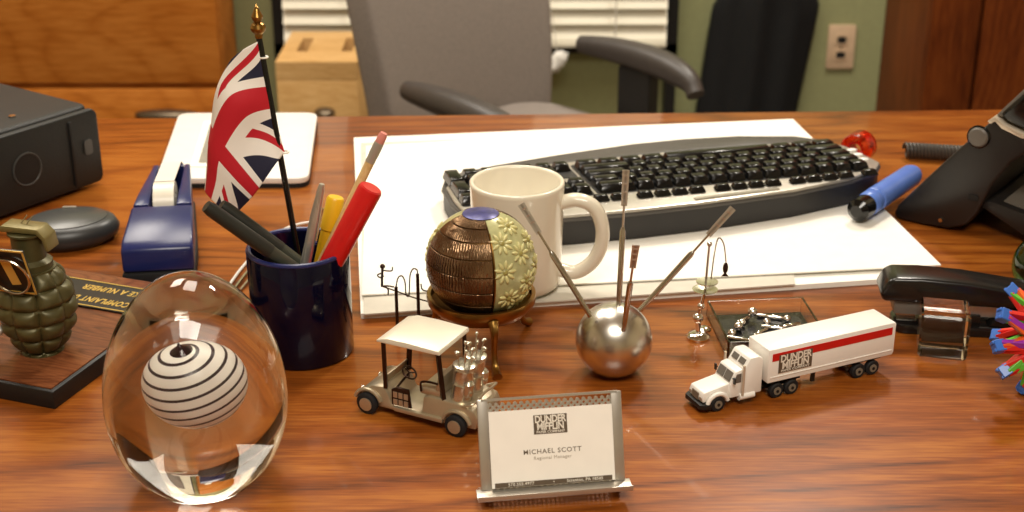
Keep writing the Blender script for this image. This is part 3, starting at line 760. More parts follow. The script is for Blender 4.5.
for i in range(4):
    for j in range(5):
        if (i == 3 and j in (2, 4)) or (j == 4 and i == 1): continue
        hu = 2 if (i == 3 and j in (1, 3)) else 1; wu = 1.93 if (j == 4 and i == 0) else .95
        key(.1500 + .0092 + i * .0184 + (.0092 if wu > 1.5 else 0), Y0 - j * U - (U / 2 if hu == 2 else 0), wu, hu)
fx = X0
for g_, nk in ((0, 1), (1, 4), (2, 4), (3, 4), (4, 3), (5, 3)):
    for i in range(nk):
        key(fx + U * .45, .0640 - (.0006 * g_) - .0035 * max(0, 1 - (fx - X0) / .1) + .0032 * min(1, (fx - X0) / .2), .9, .66, .0055); fx += U * .93
    fx += .0085
m = MB(); m.prism(rrect(-.045, .045, -.0010, .0010, .0008, 3), -.0025, .0025); m.build('media_bar', 'silver_paint', kb, (.04, -.0945, .0190), (0, 0, R(5)))
for i in range(3): MB().ball((0, 0, 0), .005, 12, (1.2, .8, .3)).build('indicator', 'white_plastic', kb, (.209 + .002 * i, -.022 + .017 * i, .0187))
m = MB(); m.prismz([(-.185, .050), (-.08, .056), (.03, .064), (.12, .064), (.178, .057), (.173, .083), (.12, .100), (.058, .105), (0, .102), (-.088, .085), (-.155, .068)], .0148, .0172); m.build('palm_rest', 'kb_grey', kb, bevel=.001)

# patterned globe on brass tripod
GC = Vector((-.0245, 1.056, 0)); gbT = thing('globe_ornament', 'round copper and cream flower patterned ball on a brass tripod', 'ornament', GC)
zc_, gr = .0765, .0438
m = MB(); m.ball((0, 0, zc_), gr - .0010, 64); m.build('ball', 'brass_dark', gbT, ang=80)
def patch(lat0, lat1, az0, az1, r0, r1, n1=6, n2=18):
    mm = MB(); P = []
    for rr in (r1, r0):
        for i in range(n1 + 1):
            for j in range(n2 + 1):
                la = R(lat0 + (lat1 - lat0) * i / n1); az = R(az0 + (az1 - az0) * j / n2)
                P.append((rr * math.cos(la) * math.cos(az), rr * math.cos(la) * math.sin(az), rr * math.sin(la)))
    K = (n1 + 1) * (n2 + 1); id_ = lambda i, j: i * (n2 + 1) + j; fs = []
    for i in range(n1):
        for j in range(n2): fs += [(id_(i, j), id_(i, j + 1), id_(i + 1, j + 1), id_(i + 1, j)), tuple(K + q_ for q_ in (id_(i + 1, j), id_(i + 1, j + 1), id_(i, j + 1), id_(i, j)))]
    rg = [id_(i, 0) for i in range(n1)] + [id_(n1, j) for j in range(n2)] + [id_(i, n2) for i in range(n1, 0, -1)] + [id_(0, j) for j in range(n2, 0, -1)]
    for a_, b_ in zip(rg, rg[1:] + rg[:1]): fs.append((a_, b_, b_ + K, a_ + K))
    return mm.add(P, fs)
for z0_, z1_ in ((286, 378), (131, 185)): patch(-52, 70, z0_, z1_, gr - .0020, gr - .0003, 20, 16).build('cream_panel', 'flower_base', gbT, (0, 0, zc_), ang=30)
lats = [-50, -30, -12, 6, 24, 42, 58, 71]
for a_, b_ in zip(lats, lats[1:]):
    patch(a_ + .5, b_ - .5, 186, 284, gr - .0020, gr).build('panel', 'copper_panel', gbT, (0, 0, zc_), bevel=.0004, seg=1, ang=30)
    patch(a_ + .5, b_ - .5, 20, 130, gr - .0020, gr).build('panel', 'copper_panel', gbT, (0, 0, zc_), bevel=.0004, seg=1, ang=30)
m = MB(); m.lathe([(math.sin(R(a_)) * (gr + .0001), math.cos(R(a_)) * (gr + .0001)) for a_ in (19, 17, 14, 11, 8, 4)] + [(0, gr + .0002)], 40); m.build('top_cap', 'globe_blue', gbT, (0, 0, zc_))
m = MB(); m.tube([Vector((gr * math.cos(R(l_)) * math.cos(R(285.5)), gr * math.cos(R(l_)) * math.sin(R(285.5)), gr * math.sin(R(l_)))) for l_ in range(-50, 58, 6)], .0007, 6); m.build('seam', 'brass', gbT, (0, 0, zc_))
# flowers
fm = MB(); 
for k in range(9):
    a_ = 2 * math.pi * k / 9; fm.ball((.0060 * math.cos(a_), .0060 * math.sin(a_), .0002), .0038, 8, (1, .42, .32), (0, 0, a_))
fmesh = fm.mesh('flower', ang=60); cm = MB().ball((0, 0, .0007), .0022, 10, (1, 1, .55)).mesh('flower_center')
for az, la in ((300, 40), (297, 10), (322, 24), (303, -22), (327, -8), (350, 30), (349, 2), (330, 56), (282 + 40, -36), (350, -26), (172, 34), (168, 8), (170, -16), (150, 20)):
    d_ = Vector((math.cos(R(la)) * math.cos(R(az)), math.cos(R(la)) * math.sin(R(az)), math.sin(R(la))))
    fo = mkobj('flower', fmesh, 'flower_cream', gbT, Vector((0, 0, zc_)) + d_ * (gr - .0008), d_.to_track_quat('Z', 'Y').to_euler()); mkobj('flower_center', cm, 'flower_olive', fo)
m = MB(); m.lathe([(.0405, .0505), (.0435, .0505), (.0440, .0480), (.0430, .0430), (.036, .0355), (.020, .0290), (.006, .0268), (0, .0266), (0, .0290), (.020, .0312), (.0345, .0375), (.0405, .0440), (.0405, .0505)], 64); m.build('bowl_ring', 'brass', gbT, ang=40)
for dx_, dy_ in ((.013, -.0545), (.036, .040), (-.046, .030)):
    d_ = Vector((dx_, dy_, 0)); e_ = d_.normalized()
    P_ = curve([e_ * .0425 + Vector((0, 0, .043)), e_ * .0475 + Vector((0, 0, .036)), e_ * .046 + Vector((0, 0, .020)), e_ * .050 + Vector((0, 0, .008)), e_ * .058 + Vector((0, 0, .0034))], 16)
    MB().tube(P_, [.0046 - .0018 * math.sin(math.pi * k / 16) - .0006 * k / 16 for k in range(17)], 10).build('leg', 'brass', gbT)

# wire figure sculpture behind the cart
wf = thing('wire_figure', 'tiny wire figure sitting on a thin rail between two posts', 'sculpture', G(405, 338)); WO = wf.location; WYp = WO.y
wp = lambda x, y, d=0: V(x, y, WYp + d) - WO
MB().tube([(-.012, 0, .0013), (.012, 0, .0013), (.013, .012, .0013)], .0012, 8).build('base_bar', 'dark_bronze', wf)
for x0_, y0_ in ((396, 287), (417.5, 274)):
    t_ = wp(x0_, y0_); MB().cyl((t_.x, t_.y, .0004), t_, .0014, n=10).build('post', 'dark_bronze', wf)
MB().tube(curve([wp(381, 286), wp(396, 291), wp(412, 297), wp(430, 302)], 16), .0006, 6).build('rail', 'dark_bronze', wf)
MB().tube(curve([wp(396, 287), wp(398, 278), wp(402, 276), wp(405, 282), wp(406, 294), wp(409, 295), wp(410, 276), wp(413, 269), wp(417, 270), wp(417.5, 275)], 40), .0006, 6).build('wire_loop', 'dark_bronze', wf)
MB().ball(wp(382.5, 266.5), .0022, 12).build('head', 'dark_bronze', wf)
MB().tube([wp(382.5, 268), wp(382, 277), wp(382, 286)], .0010, 8).build('torso', 'dark_bronze', wf)
MB().tube(curve([wp(382, 270), wp(388, 271), wp(392, 270.5), wp(392.5, 267)], 10), .0006, 6).build('arm', 'dark_bronze', wf)
MB().tube(curve([wp(382, 273), wp(377.5, 275), wp(380, 277.5), wp(384, 276)], 10), .0006, 6).build('arm', 'dark_bronze', wf)
MB().tube(curve([wp(382, 286), wp(388, 286), wp(394, 287)], 8), .0007, 6).build('leg', 'dark_bronze', wf)
MB().tube(curve([wp(383, 286), wp(388, 289), wp(388, 295)], 8), .0007, 6).build('leg', 'dark_bronze', wf)
MB().tube(curve([wp(421, 284), wp(422, 289), wp(426, 291), wp(430, 290)], 10), .0006, 6).build('hook', 'dark_bronze', wf)

# golf cart
f1 = G(368, 413); f2 = G(456, 436); fw = (f1 - f2).normalized(); ga = math.atan2(fw.y, fw.x); wb = (f1 - f2).length
lf = Vector((-fw.y, fw.x, 0)); gcC = (f1 + f2) / 2 - lf * .0205
gc = thing('golf_cart', 'miniature pewter golf cart with a cream roof and two golf bags', 'golf cart', gcC, ga)
h_ = wb / 2; wr = .0086
side = [(-h_ - .015, .0075), (-h_ - .017, .016), (-h_ - .014, .022), (-h_ - .004, .025), (-h_ + .022, .026), (-h_ + .028, .0245), (-h_ + .030, .0105), (h_ - .020, .0105), (h_ - .017, .018), (h_ - .013, .0245), (h_ - .003, .023), (h_ + .008, .0165), (h_ + .0105, .011), (h_ + .009, .0065), (h_ - .010, .0065), (-h_ + .010, .0065)]
m = MB(); m.prism(side, -.0185, .0185); m.build('body', 'cart_metal', gc, bevel=.0014)
for s_ in (-1, 1):
    for xw in (-h_, h_):
        m = MB(); Mw = Matrix.Translation((xw, s_ * .0205, wr)) @ Matrix.Rotation(R(90), 4, 'X')
        m.lathe([(0, -.0025), (.007, -.0025), (wr, -.0015), (wr, .0015), (.007, .0025), (0, .0025)], 28, Mw); wh = m.build('wheel', 'rubber_black', gc)
        m = MB(); m.lathe([(.0050, -.0032), (.0052, .0032), (.002, .0036), (0, .0036)] if s_ < 0 else [(0, -.0036), (.002, -.0036), (.0052, -.0032), (.005, .0032)], 20, Mw); m.build('hubcap', 'cart_metal', wh)
        m = MB(); P_ = [(xw + .0112 * math.cos(R(a_)), s_ * .0195, wr + .0108 * math.sin(R(a_))) for a_ in range(15, 166, 15)]; m.tube(P_, .0016, 8); m.build('fender', 'cart_metal', gc)
    m = MB(); m.box((-.006, s_ * .0198, .0095), (wb - .034, .0028, .0035)); m.build('running_board', 'cart_metal', gc, bevel=.0006)
s_ = 1; m = MB(); m.prism([(.000, .0125), (.0165, .0125), (.0165, .0250), (.012, .0275), (.002, .0275)], s_ * .0192 - .0010, s_ * .0192 + .0010); sp2 = m.build('side_panel', 'dark_bronze', gc, bevel=.0004)
for k in range(3):
    for j in range(2): MB().box((.004 + .0045 * k, s_ * .0205, .0155 + .006 * j), (.0034, .0006, .0045)).build('engraving', 'cart_metal', sp2)
RZ = .0640
rcs = [G(375, 345, RZ), G(446, 354, RZ), G(473, 323, RZ), G(407, 313, RZ)]
Mi = (Matrix.Translation(gcC) @ Matrix.Rotation(ga, 4, 'Z')).inverted(); rl_ = [Mi @ c_ for c_ in rcs]
rx0 = (rl_[1].x + rl_[2].x) / 2; rx1 = (rl_[0].x + rl_[3].x) / 2
RW = .0225
m = MB(); m.prism([(rx0, RZ - .001), (rx0 + .001, RZ + .0022), ((rx0 + rx1) / 2, RZ + .0032), (rx1 - .009, RZ + .0030), (rx1, RZ + .0002), (rx1, RZ - .0015)], -RW, RW); m.build('roof', 'cart_roof', gc, bevel=.0006)
for s_ in (-1, 1):
    MB().bar((h_ - .014, s_ * .0165, .023), (rx1 - .004, s_ * .0195, RZ), .0028, .0030).build('roof_post', 'dark_bronze', gc)
    MB().bar((-h_ + .012, s_ * .0165, .0250), (rx0 + .003, s_ * .0195, RZ), .0028, .0030).build('roof_post', 'dark_bronze', gc)
m = MB(); m.box((-h_ + .023, 0, .0285), (.017, .034, .006)); m.build('seat', 'cart_metal', gc, bevel=.0015)
m = MB(); m.box((-h_ + .0155, 0, .037), (.004, .034, .014), (0, -.2, 0)); m.build('seat_back', 'cart_metal', gc, bevel=.0012)
m = MB(); m.tube(curve([(-h_ + .030, .0175, .028), (-h_ + .030, .0175, .035), (-h_ + .024, .0175, .037), (-h_ + .016, .0175, .037)], 10), .0009, 8); m.build('arm_rail', 'dark_bronze', gc)
MB().cyl((h_ - .018, .007, .020), (h_ - .029, .007, .0345), .0009, n=8).build('steering_column', 'dark_bronze', gc)
Ms = Matrix.Translation((h_ - .029, .007, .0345)) @ rotto((-.6, 0, .8)); m = MB(); m.torus(None, .0058, .0007, 24, 6, Ms)
for k in range(3): m.cyl(Ms @ Vector((0, 0, 0)), Ms @ Vector((.0058 * math.cos(k * 2.1), .0058 * math.sin(k * 2.1), 0)), .0005, n=6)
m.build('steering_wheel', 'dark_bronze', gc)
for s_ in (-1, 1): MB().ball((h_ + .009, s_ * .012, .0150), .0024, 12, (.5, 1, 1)).build('headlight', 'chrome', gc)
m = MB(); m.box((h_ - .0125, 0, .0285), (.0012, .032, .0075), (0, -.25, 0)); m.build('dash_cowl', 'cart_metal', gc, bevel=.0004)
for s_ in (-1, 1):
    bx_ = -h_ + .002; by_ = s_ * .0085
    Mb = Matrix.Translation((bx_, by_, .0235)) @ Matrix.Rotation(R(-6), 4, 'Y') @ Matrix.Diagonal((1.18, 1.18, 1.12, 1))
    m = MB(); m.lathe([(0, 0), (.0062, 0), (.0068, .002), (.0062, .004), (.0064, .012), (.0070, .0135), (.0064, .015), (.0066, .023), (.0074, .0245), (.0070, .0265), (.0055, .027), (0, .027)], 24, Mb); bg = m.build('golf_bag', 'pewter', gc)
    m = MB(); m.lathe([(0, 0), (.003, 0), (.0035, .002), (.0035, .009), (.002, .011), (0, .011)], 14, Mb @ Matrix.Translation((-.0052, .002 * s_, .006))); m.build('pocket', 'pewter', bg)
    for k in range(6):
        a_ = k * 1.05; q0_ = Mb @ Vector((.0035 * math.cos(a_), .0035 * math.sin(a_), .026)); q1_ = Mb @ Vector((.0055 * math.cos(a_), .0055 * math.sin(a_), .033 + .003 * (k % 3)))
        cb_ = MB(); cb_.cyl(q0_, q1_, .0005, n=6); cb_.ball(q1_, .0019, 10, (1.3, .7, .8), (0, 0, a_)); cb_.build('club', 'pewter', bg)
m = MB(); m.tube(curve([(-h_ - .004, .018, .024), (-h_ - .013, .018, .028), (-h_ - .013, 0, .029), (-h_ - .013, -.018, .028), (-h_ - .004, -.018, .024)], 20), .0010, 8); m.build('bag_rail', 'cart_metal', gc)

# steel ball with clip rods
sbC = G(613, 371.5); sbT = thing('clip_holder', 'shiny steel ball with four clip rods sticking out', 'photo holder', sbC)
br_ = .0300
m = MB(); m.lathe([(0, 0), (.011, 0)] + [(br_ * math.sin(R(a_)), br_ - .0022 - br_ * math.cos(R(a_))) for a_ in range(23, 180, 3)] + [(0, 2 * br_ - .0022)], 72); m.build('ball', 'ball_steel', sbT, ang=50)
rv = Vector((1, 0, 0)); uv_ = Vector((0, .375, .927)); fv = Vector((0, .927, -.375))
ctr_ = Vector((0, 0, br_ - .002))
for bpx, tpx, dep0, dep1 in (((588, 312), (521, 204), -.012, .006), ((619, 300), (626, 170), .004, .012), ((624, 326), (636, 245), -.024, -.062), ((643, 307), (733, 208), -.004, .000)):
    p0_ = V(*bpx, sbC.y + dep0) - sbC; p1_ = V(*tpx, sbC.y + dep1) - sbC
    d_ = (p1_ - p0_).normalized(); p0_ = p0_ - d_ * .004
    L_ = (p1_ - p0_).length
    rod = MB().rod(p0_, p0_ + d_ * L_ * .58, [(0, .0021), (.06, .0021), (.95, .0023), (1, .0014)], 14).build('rod', 'steel', sbT)
    MB().cyl(p0_ + d_ * L_ * .57, p0_ + d_ * L_ * .76, .0009, n=10).build('wire', 'steel', rod)
    sdv = d_.cross(Vector((0, -1, .3))).normalized()
    m = MB()
    for s_ in (-1, 1): m.bar(p0_ + d_ * L_ * .74 + sdv * s_ * .0006, p0_ + d_ * L_ + sdv * s_ * .0010, .0034, .0007, up=sdv.cross(d_))
    for k in range(3): m.bar(p0_ + d_ * L_ * (.84 + .06 * k) - sdv * .0016, p0_ + d_ * L_ * (.84 + .06 * k) + sdv * .0016, .0014, .0014)
    m.build('clip', 'brushed_steel', rod)

# business card holder
hl = G(478, 500, .011); hr = G(633, 488, .011); hx = (hr - hl); hw_ = hx.length; hx.normalize(); hc = (hl + hr) / 2; hc.z = 0
hy = Vector((-hx.y, hx.x, 0))
chd = thing('card_holder', 'silver mesh business card holder standing at the front of the desk', 'card holder', hc, math.atan2(hx.y, hx.x))
lean = R(21); ud = Vector((0, math.sin(lean), math.cos(lean))); nd = Vector((0, -math.cos(lean), math.sin(lean)))
BZ = Vector((0, .010, .0115)); PH_ = .0605; w1 = hw_ - .008
Mp = frame((1, 0, 0), ud, nd, BZ)
m = MB()                                                           # perforated back panel: crossing strips
wl_, hl_ = w1 - .012, PH_ - .003
step = .0042
def clipdiag(c_, sgn):
    x0_, x1_ = -wl_ / 2, wl_ / 2; pts_ = []
    for x_ in (x0_, x1_):
        y_ = sgn * (x_ - c_)
        if 0 <= y_ <= hl_: pts_.append((x_, y_))
    for y_ in (0, hl_):
        x_ = c_ + sgn * y_
        if x0_ < x_ < x1_: pts_.append((x_, y_))
    return pts_[:2] if len(pts_) >= 2 else None
k0 = int((wl_ + 2 * hl_) / step)
for s_ in (-1, 1):
    for k in range(-k0, k0):
        pp = clipdiag(k * step, s_)
        if pp and math.hypot(pp[0][0] - pp[1][0], pp[0][1] - pp[1][1]) > .002:
            a_, b_ = [Mp @ Vector((x_, y_, .0004 * s_)) for x_, y_ in pp]; m.bar(a_, b_, .0015, .0007, up=nd)
m.build('mesh_panel', 'brushed_steel', chd)
for s_ in (-1, 1):
    m = MB(); m.box((s_ * (w1 / 2 - .003), PH_ / 2, 0), (.0075, PH_, .0022), M=Mp); m.build('side_rail', 'brushed_steel', chd, bevel=.0008)
    m = MB(); m.bar((s_ * (w1 / 2 - .003), .012, .0105), (s_ * (w1 / 2 - .003), .030, .0006), .007, .002); m.build('leg', 'brushed_steel', chd)
m = MB(); m.box((0, PH_ - .0006, .0002), (w1 - .004, .0016, .0018), M=Mp); m.build('top_rail', 'brushed_steel', chd)
m = MB(); m.box((0, .0050, .0108), (hw_, .0125, .0010), (.10, 0, 0)); m.box((0, -.0012, .0118), (hw_, .0010, .0038)); m.build('ledge', 'brushed_steel', chd, bevel=.0003)
m = MB()
for k in range(30): m.bar((-hw_ / 2 + .008 + k * (hw_ - .016) / 29, .0055, .0102), (-hw_ / 2 + .008 + k * (hw_ - .016) / 29, .033, .0006), .0012, .0006)
for k in range(8): m.bar((-hw_ / 2 + .008, .008 + .0032 * k, .0096 - .00115 * k), (hw_ / 2 - .008, .008 + .0032 * k, .0096 - .00115 * k), .0006, .0012)
m.build('base_mesh', 'brass_dark', chd)
Mw_ = Matrix.Translation(hc) @ Matrix.Rotation(math.atan2(hx.y, hx.x), 4, 'Z')
cardM = Mw_ @ Mp @ Matrix.Translation((0, .0012, .0022))
cd = thing('business_card', 'white business card with a logo and printed name in the mesh holder', 'business card', cardM.translation, rot=cardM.to_euler())
CWd, CHd = .0830, .0510
m = MB(); m.box((0, CHd / 2, 0), (CWd, CHd, .0009)); m.build('card', 'paper_white', cd)
Tm = lambda x_, y_, z_=.0006: Matrix.Translation((x_, y_, z_))
lg = MB().box((-.0005, .0405, .00055), (.0225, .0128, .0002)).build('logo_panel', 'logo_brown', cd)
text('DUNDER', .0066, 'logo_light', lg, Tm(-.0005, .0438, .0007), .95, .0002, sx=.80)
text('MIFFLIN', .0066, 'logo_light', lg, Tm(-.0005, .0389, .0007), .95, .0002, sx=.84)
text('PAPER COMPANY', .0022, 'logo_light', lg, Tm(-.0005, .0354, .0007), 1.0, .00004, sx=1.1)
text('MICHAEL SCOTT', .0044, 'ink_grey', cd, Tm(0, .0225), 1.15, .00004, sx=1.05)
text('Regional Manager', .0031, 'ink_pale', cd, Tm(0, .0182), 1.1, 0, sx=1.05)
ft = MB().box((0, .0018, .00055), (CWd - .004, .0032, .0002)).build('footer_band', 'logo_brown', cd)
text('570.555.4977', .0029, 'logo_light', ft, Tm(-.022, .0018, .0007), 1.1, .00003)
text('\u2022', .0029, 'logo_light', ft, Tm(0, .0018, .0007), 1.1, .00003)
text('Scranton, PA 18505', .0029, 'logo_light', ft, Tm(.021, .0018, .0007), 1.05, .00003)

# ================================================================ RIGHT
# fisherman sculpture
fo_ = G(698, 338); fs = thing('fisherman_sculpture', 'little chrome fisherman on stacked discs with a hanging fish', 'sculpture', fo_)
fp_ = lambda x_, y_, d_=0: V(x_, y_, fo_.y + d_) - fo_
MB().lathe([(0, 0), (.0095, 0), (.0098, .0022), (.0075, .0045), (.004, .0055), (0, .0055)], 28).build('base', 'chrome', fs)
MB().lathe([(0, 0), (.0055, 0), (.0058, .0016), (.003, .003), (0, .003)], 24, Matrix.Translation((.0055, .0045, .0052))).build('disc', 'chrome', fs)
c1_ = fp_(698, 318); MB().ball(c1_, .0044, 20).build('sphere', 'chrome', fs)
MB().cyl((0, 0, .005), c1_, .0022, n=10).build('peg', 'chrome', fs)
c2_ = fp_(705, 291); MB().cyl(c1_, c2_, .0014, n=10).build('stem', 'chrome', fs)
MB().ball(c1_.lerp(c2_, .45), .0030, 14).build('bead', 'chrome', fs)
MB().lathe([(0, -.002), (.0045, -.0015), (.0098, .0010), (.0104, .0018), (.0085, .0018), (.004, .0004), (0, .0003)], 32, Matrix.Translation(c2_)).build('bowl', 'pewter', fs)
c3_ = fp_(707, 283); MB().lathe([(0, -.0016), (.0045, -.001), (.0088, .0008), (.0090, .0016), (.004, .0010), (0, .0009)], 28, Matrix.Translation(c3_)).build('bowl', 'pewter', fs)
c4_ = fp_(709.5, 244); MB().cyl(c2_, c4_, .0010, n=8).build('body_rod', 'steel', fs)
MB().ball(c4_, .0022, 14).build('head', 'chrome', fs)
MB().tube(curve([fp_(711, 279), fp_(714, 256), fp_(717, 241), fp_(720, 238), fp_(724, 245), fp_(726, 262)], 24), .0006, 6).build('fishing_rod', 'steel', fs)
q_ = fp_(725.5, 268); m = MB(); m.ball(q_, .0050, 14, (.45, .25, 1.0)); m.add([q_ + Vector((0, 0, -.0035)), q_ + Vector((-.003, 0, -.0075)), q_ + Vector((.003, 0, -.0075)), q_ + Vector((0, .0006, -.0035)), q_ + Vector((-.003, .0006, -.0075)), q_ + Vector((.003, .0006, -.0075))], [(0, 1, 2), (3, 5, 4), (0, 3, 4, 1), (1, 4, 5, 2), (2, 5, 3, 0)]); m.build('fish', 'dark_bronze', fs)

# acrylic tray with chrome pieces
tA = G(704, 318); tB = G(804, 312)
try_ = thing('acrylic_tray', 'clear acrylic tray with a dark floor behind the toy truck', 'tray', (tA + tB) / 2 , R(5))
tw = .083; tdp = .078
m = MB(); m.box((0, -tdp / 2, .0012), (tw - .004, tdp - .004, .0022)); m.build('floor_plate', 'tray_black', try_)
for c_, s_ in (((0, 0, .0075), (tw, .002, .015)), ((0, -tdp, .0075), (tw, .002, .015))):
    MB().box(c_, s_).build('side_wall', 'acrylic', try_, bevel=.0003, seg=1)
for s_ in (-1, 1): MB().box((s_ * (tw / 2 - .001), -tdp / 2, .0075), (.002, tdp - .0022, .015)).build('side_wall', 'acrylic', try_, bevel=.0003, seg=1)
TMx = Matrix.Translation(try_.location) @ Matrix.Rotation(R(5), 4, 'Z')
random.seed(11)
labs_b = ['chrome ball piece on the heap in the acrylic tray, beside the rods']
for k, (x_, y_, z_, r_) in enumerate(((-.006, -.016, .012, .0042), (-.022, -.034, .0064, .0040), (-.030, -.045, .0062, .0036), (-.017, -.026, .0064, .0034), (.022, -.022, .0060, .0034), (.004, -.026, .0058, .0034))):
    o = MB().ball((0, 0, 0), r_, 20).build('chrome_ball', 'chrome', None, TMx @ Vector((x_, y_, z_ if k == 0 else .0024 + r_)))
    if k == 0: o.location = TMx @ Vector((x_, y_, .0024 + r_ + .004))
    tag(o, ('chrome ball resting highest on the heap in the acrylic tray', 'chrome ball left of the heap centre in the acrylic tray', 'leftmost chrome ball in the acrylic tray, by its near wall', 'chrome ball just left of the highest ball in the acrylic tray', 'rightmost chrome ball in the acrylic tray', 'chrome ball just right of the highest ball in the acrylic tray')[k], 'ball', 'chrome balls in the tray')
for k, (x_, y_, z_, a_, L_) in enumerate(((.010, -.013, .0042, -20, .022), (.008, -.034, .0042, -18, .020), (-.014, -.018, .0042, 35, .014), (-.023, -.054, .0042, -28, .026), (.024, -.031, .0042, 12, .016), (-.005, -.042, .0042, 40, .018), (.0, -.055, .0042, -10, .018))):
    d_ = Vector((math.cos(R(a_)), math.sin(R(a_)), 0)) * L_ / 2
    m = MB(); m.rod(-d_, d_, [(0, .0012), (.06, .0018), (.94, .0018), (1, .0012)], 12)
    o = m.build('chrome_rod', 'chrome', None, TMx @ Vector((x_, y_, z_)), (0, 0, R(5)))
    tag(o, ('chrome rod lying farthest back in the acrylic tray', 'chrome rod in the middle of the acrylic tray, right of the balls', 'chrome rod leaning left behind the balls in the acrylic tray', 'longest chrome rod in the acrylic tray, at its left side', 'rightmost chrome rod in the acrylic tray', 'chrome rod slanting up right in front of the balls in the tray', 'chrome rod nearest the toy truck in the acrylic tray')[k], 'rod', 'chrome rods in the tray')

# toy truck
t1_ = G(718, 412); t2_ = G(872, 375); tf = (t1_ - t2_); tf.normalize(); ta_ = math.atan2(tf.y, tf.x); tlv = Vector((-tf.y, tf.x, 0))
TW = .0135
org = t1_ - tlv * (TW - .001)
tk = thing('toy_truck', 'white toy semi truck with a red striped trailer and printed logo', 'toy truck', org, ta_)
# local: +x forward, +y the side facing the camera; front axle at x=0
LT = (t1_ - t2_).length
def prism_t(m, poly, y0, y1, yt0=None): return m.prism(poly, y0, y1)
m = MB(); m.prism([(.012, .0085), (.0125, .0125), (.011, .0165), (-.010, .0200), (-.0125, .0200), (-.0125, .0080), (-.004, .0080), (-.004, .010), (.006, .011), (.007, .0085)], -.0095, .0095); m.build('hood', 'truck_white', tk, bevel=.0012)
m = MB(); m.prism([(-.0105, .0080), (-.0105, .0195), (-.0150, .0290), (-.019, .0300), (-.0215, .0300), (-.0215, .0080)], -.0108, .0108); cab = m.build('cab', 'truck_white', tk, bevel=.0010)
m = MB(); m.prism([(-.0215, .0080), (-.0215, .0295), (-.0270, .0385), (-.0345, .0385), (-.0385, .0360), (-.0385, .0080)], -.0115, .0115); sl_ = m.build('sleeper', 'truck_white', tk, bevel=.0012)
# windows
for s_ in (-1, 1):
    wa = Vector((-.0108, 0, .0202)); wb_ = Vector((-.0146, 0, .0282)); dd = (wb_ - wa).normalized(); nn = Vector((dd.z, 0, -dd.x))
    m = MB(); m.box((0, 0, 0), (.0080, .0074, .0008), M=frame((0, 1, 0), dd, nn, (wa + wb_) / 2 + Vector((.0003, s_ * .0047, .0004)))); m.build('windshield_pane', 'phone_gray', cab)
    wa = Vector((-.0222, 0, .0310)); wb_ = Vector((-.0262, 0, .0372)); dd = (wb_ - wa).normalized(); nn = Vector((dd.z, 0, -dd.x))
    m = MB(); m.box((0, 0, 0), (.0068, .0046, .0008), M=frame((0, 1, 0), dd, nn, (wa + wb_) / 2 + Vector((.0002, s_ * .0046, .0002)))); m.build('skylight', 'phone_gray', sl_)
    m = MB(); m.prism([(-.0128, .0200), (-.0158, .0272), (-.0198, .0272), (-.0198, .0200)], s_ * .0108 - .0003, s_ * .0108 + .0003); m.build('side_window', 'phone_gray', cab)
    MB().cyl((-.0205, s_ * .0130, .010), (-.0205, s_ * .0130, .0345), .0010, n=10).build('exhaust_stack', 'phone_trim', tk)
    MB().box((-.0125, s_ * .0132, .0235), (.0010, .0022, .0050)).build('mirror', 'black_paint', cab)
    MB().bar((-.0125, s_ * .0105, .0245), (-.0125, s_ * .0130, .0245), .0006, .0006).build('mirror_arm', 'black_paint', cab)
    MB().cyl((-.019, s_ * .0100, .0075), (-.032, s_ * .0100, .0075), .0030, n=16).build('fuel_tank', 'truck_white', tk)
    MB().box((.0122, s_ * .0072, .0115), (.0012, .0032, .0024)).build('headlight', 'silver_paint', tk)
    m = MB(); P_ = [(.0088 * math.cos(R(a_)), s_ * .0112, .0062 + .0082 * math.sin(R(a_))) for a_ in range(10, 171, 16)]; m.tube(P_, .0017, 8); m.build('fender', 'truck_white', tk)
MB().box((.0126, 0, .0120), (.0008, .0085, .0060)).build('grille', 'ink_grey', tk)
m = MB(); m.prismz([(.0150, -.0105), (.0150, .0105), (.0110, .0132), (.006, .0132), (.006, -.0132), (.0110, -.0132)], .0040, .0080); m.build('bumper', 'black_paint', tk, bevel=.0006)
TX1 = -.0395; TX0 = TX1 - .118
MB().box(((.008 - .075) / 2, 0, .0075), (.083, .0090, .0030)).build('chassis', 'black_paint', tk)
def wheel(xw, yw, rr=.0062, ww=.0046):
    Mw = Matrix.Translation((xw, yw, rr)) @ Matrix.Rotation(R(90), 4, 'X'); sg = 1 if yw > 0 else -1
    m = MB(); m.lathe([(0, -ww / 2), (rr * .85, -ww / 2), (rr, -ww / 2 + .0007), (rr, ww / 2 - .0007), (rr * .85, ww / 2), (0, ww / 2)], 24, Mw); wh = m.build('wheel', 'rubber_black', tk)
    m = MB(); m.lathe([(0, -.0004), (rr * .52, -.0004), (rr * .52, .0004), (0, .0004)], 18, Matrix.Translation((0, sg * (ww / 2 + .0002), 0)) @ Mw); hb = m.build('rim', 'ink_grey', wh)
    m = MB(); m.lathe([(0, -.0004), (rr * .2, -.0004), (rr * .2, .0004), (0, .0004)], 12, Matrix.Translation((0, sg * (ww / 2 + .0006), 0)) @ Mw); m.build('hub', 'black_paint', wh)
dxw = lambda px_, py_: (Mi_t @ G(px_, py_)).x
Mi_t = (Matrix.Translation(org) @ Matrix.Rotation(ta_, 4, 'Z')).inverted()
xd1, xd2 = -.052, -.0655
xr2 = -LT; xr1 = xr2 + .0135
for s_ in (-1, 1):
    wheel(0, s_ * (TW - .0035))
    for xx in (xd1, xd2, xr1, xr2): wheel(xx, s_ * (TW - .0030))
TX0 = xr2 - .017
tb0, tb1 = .0150, .0430
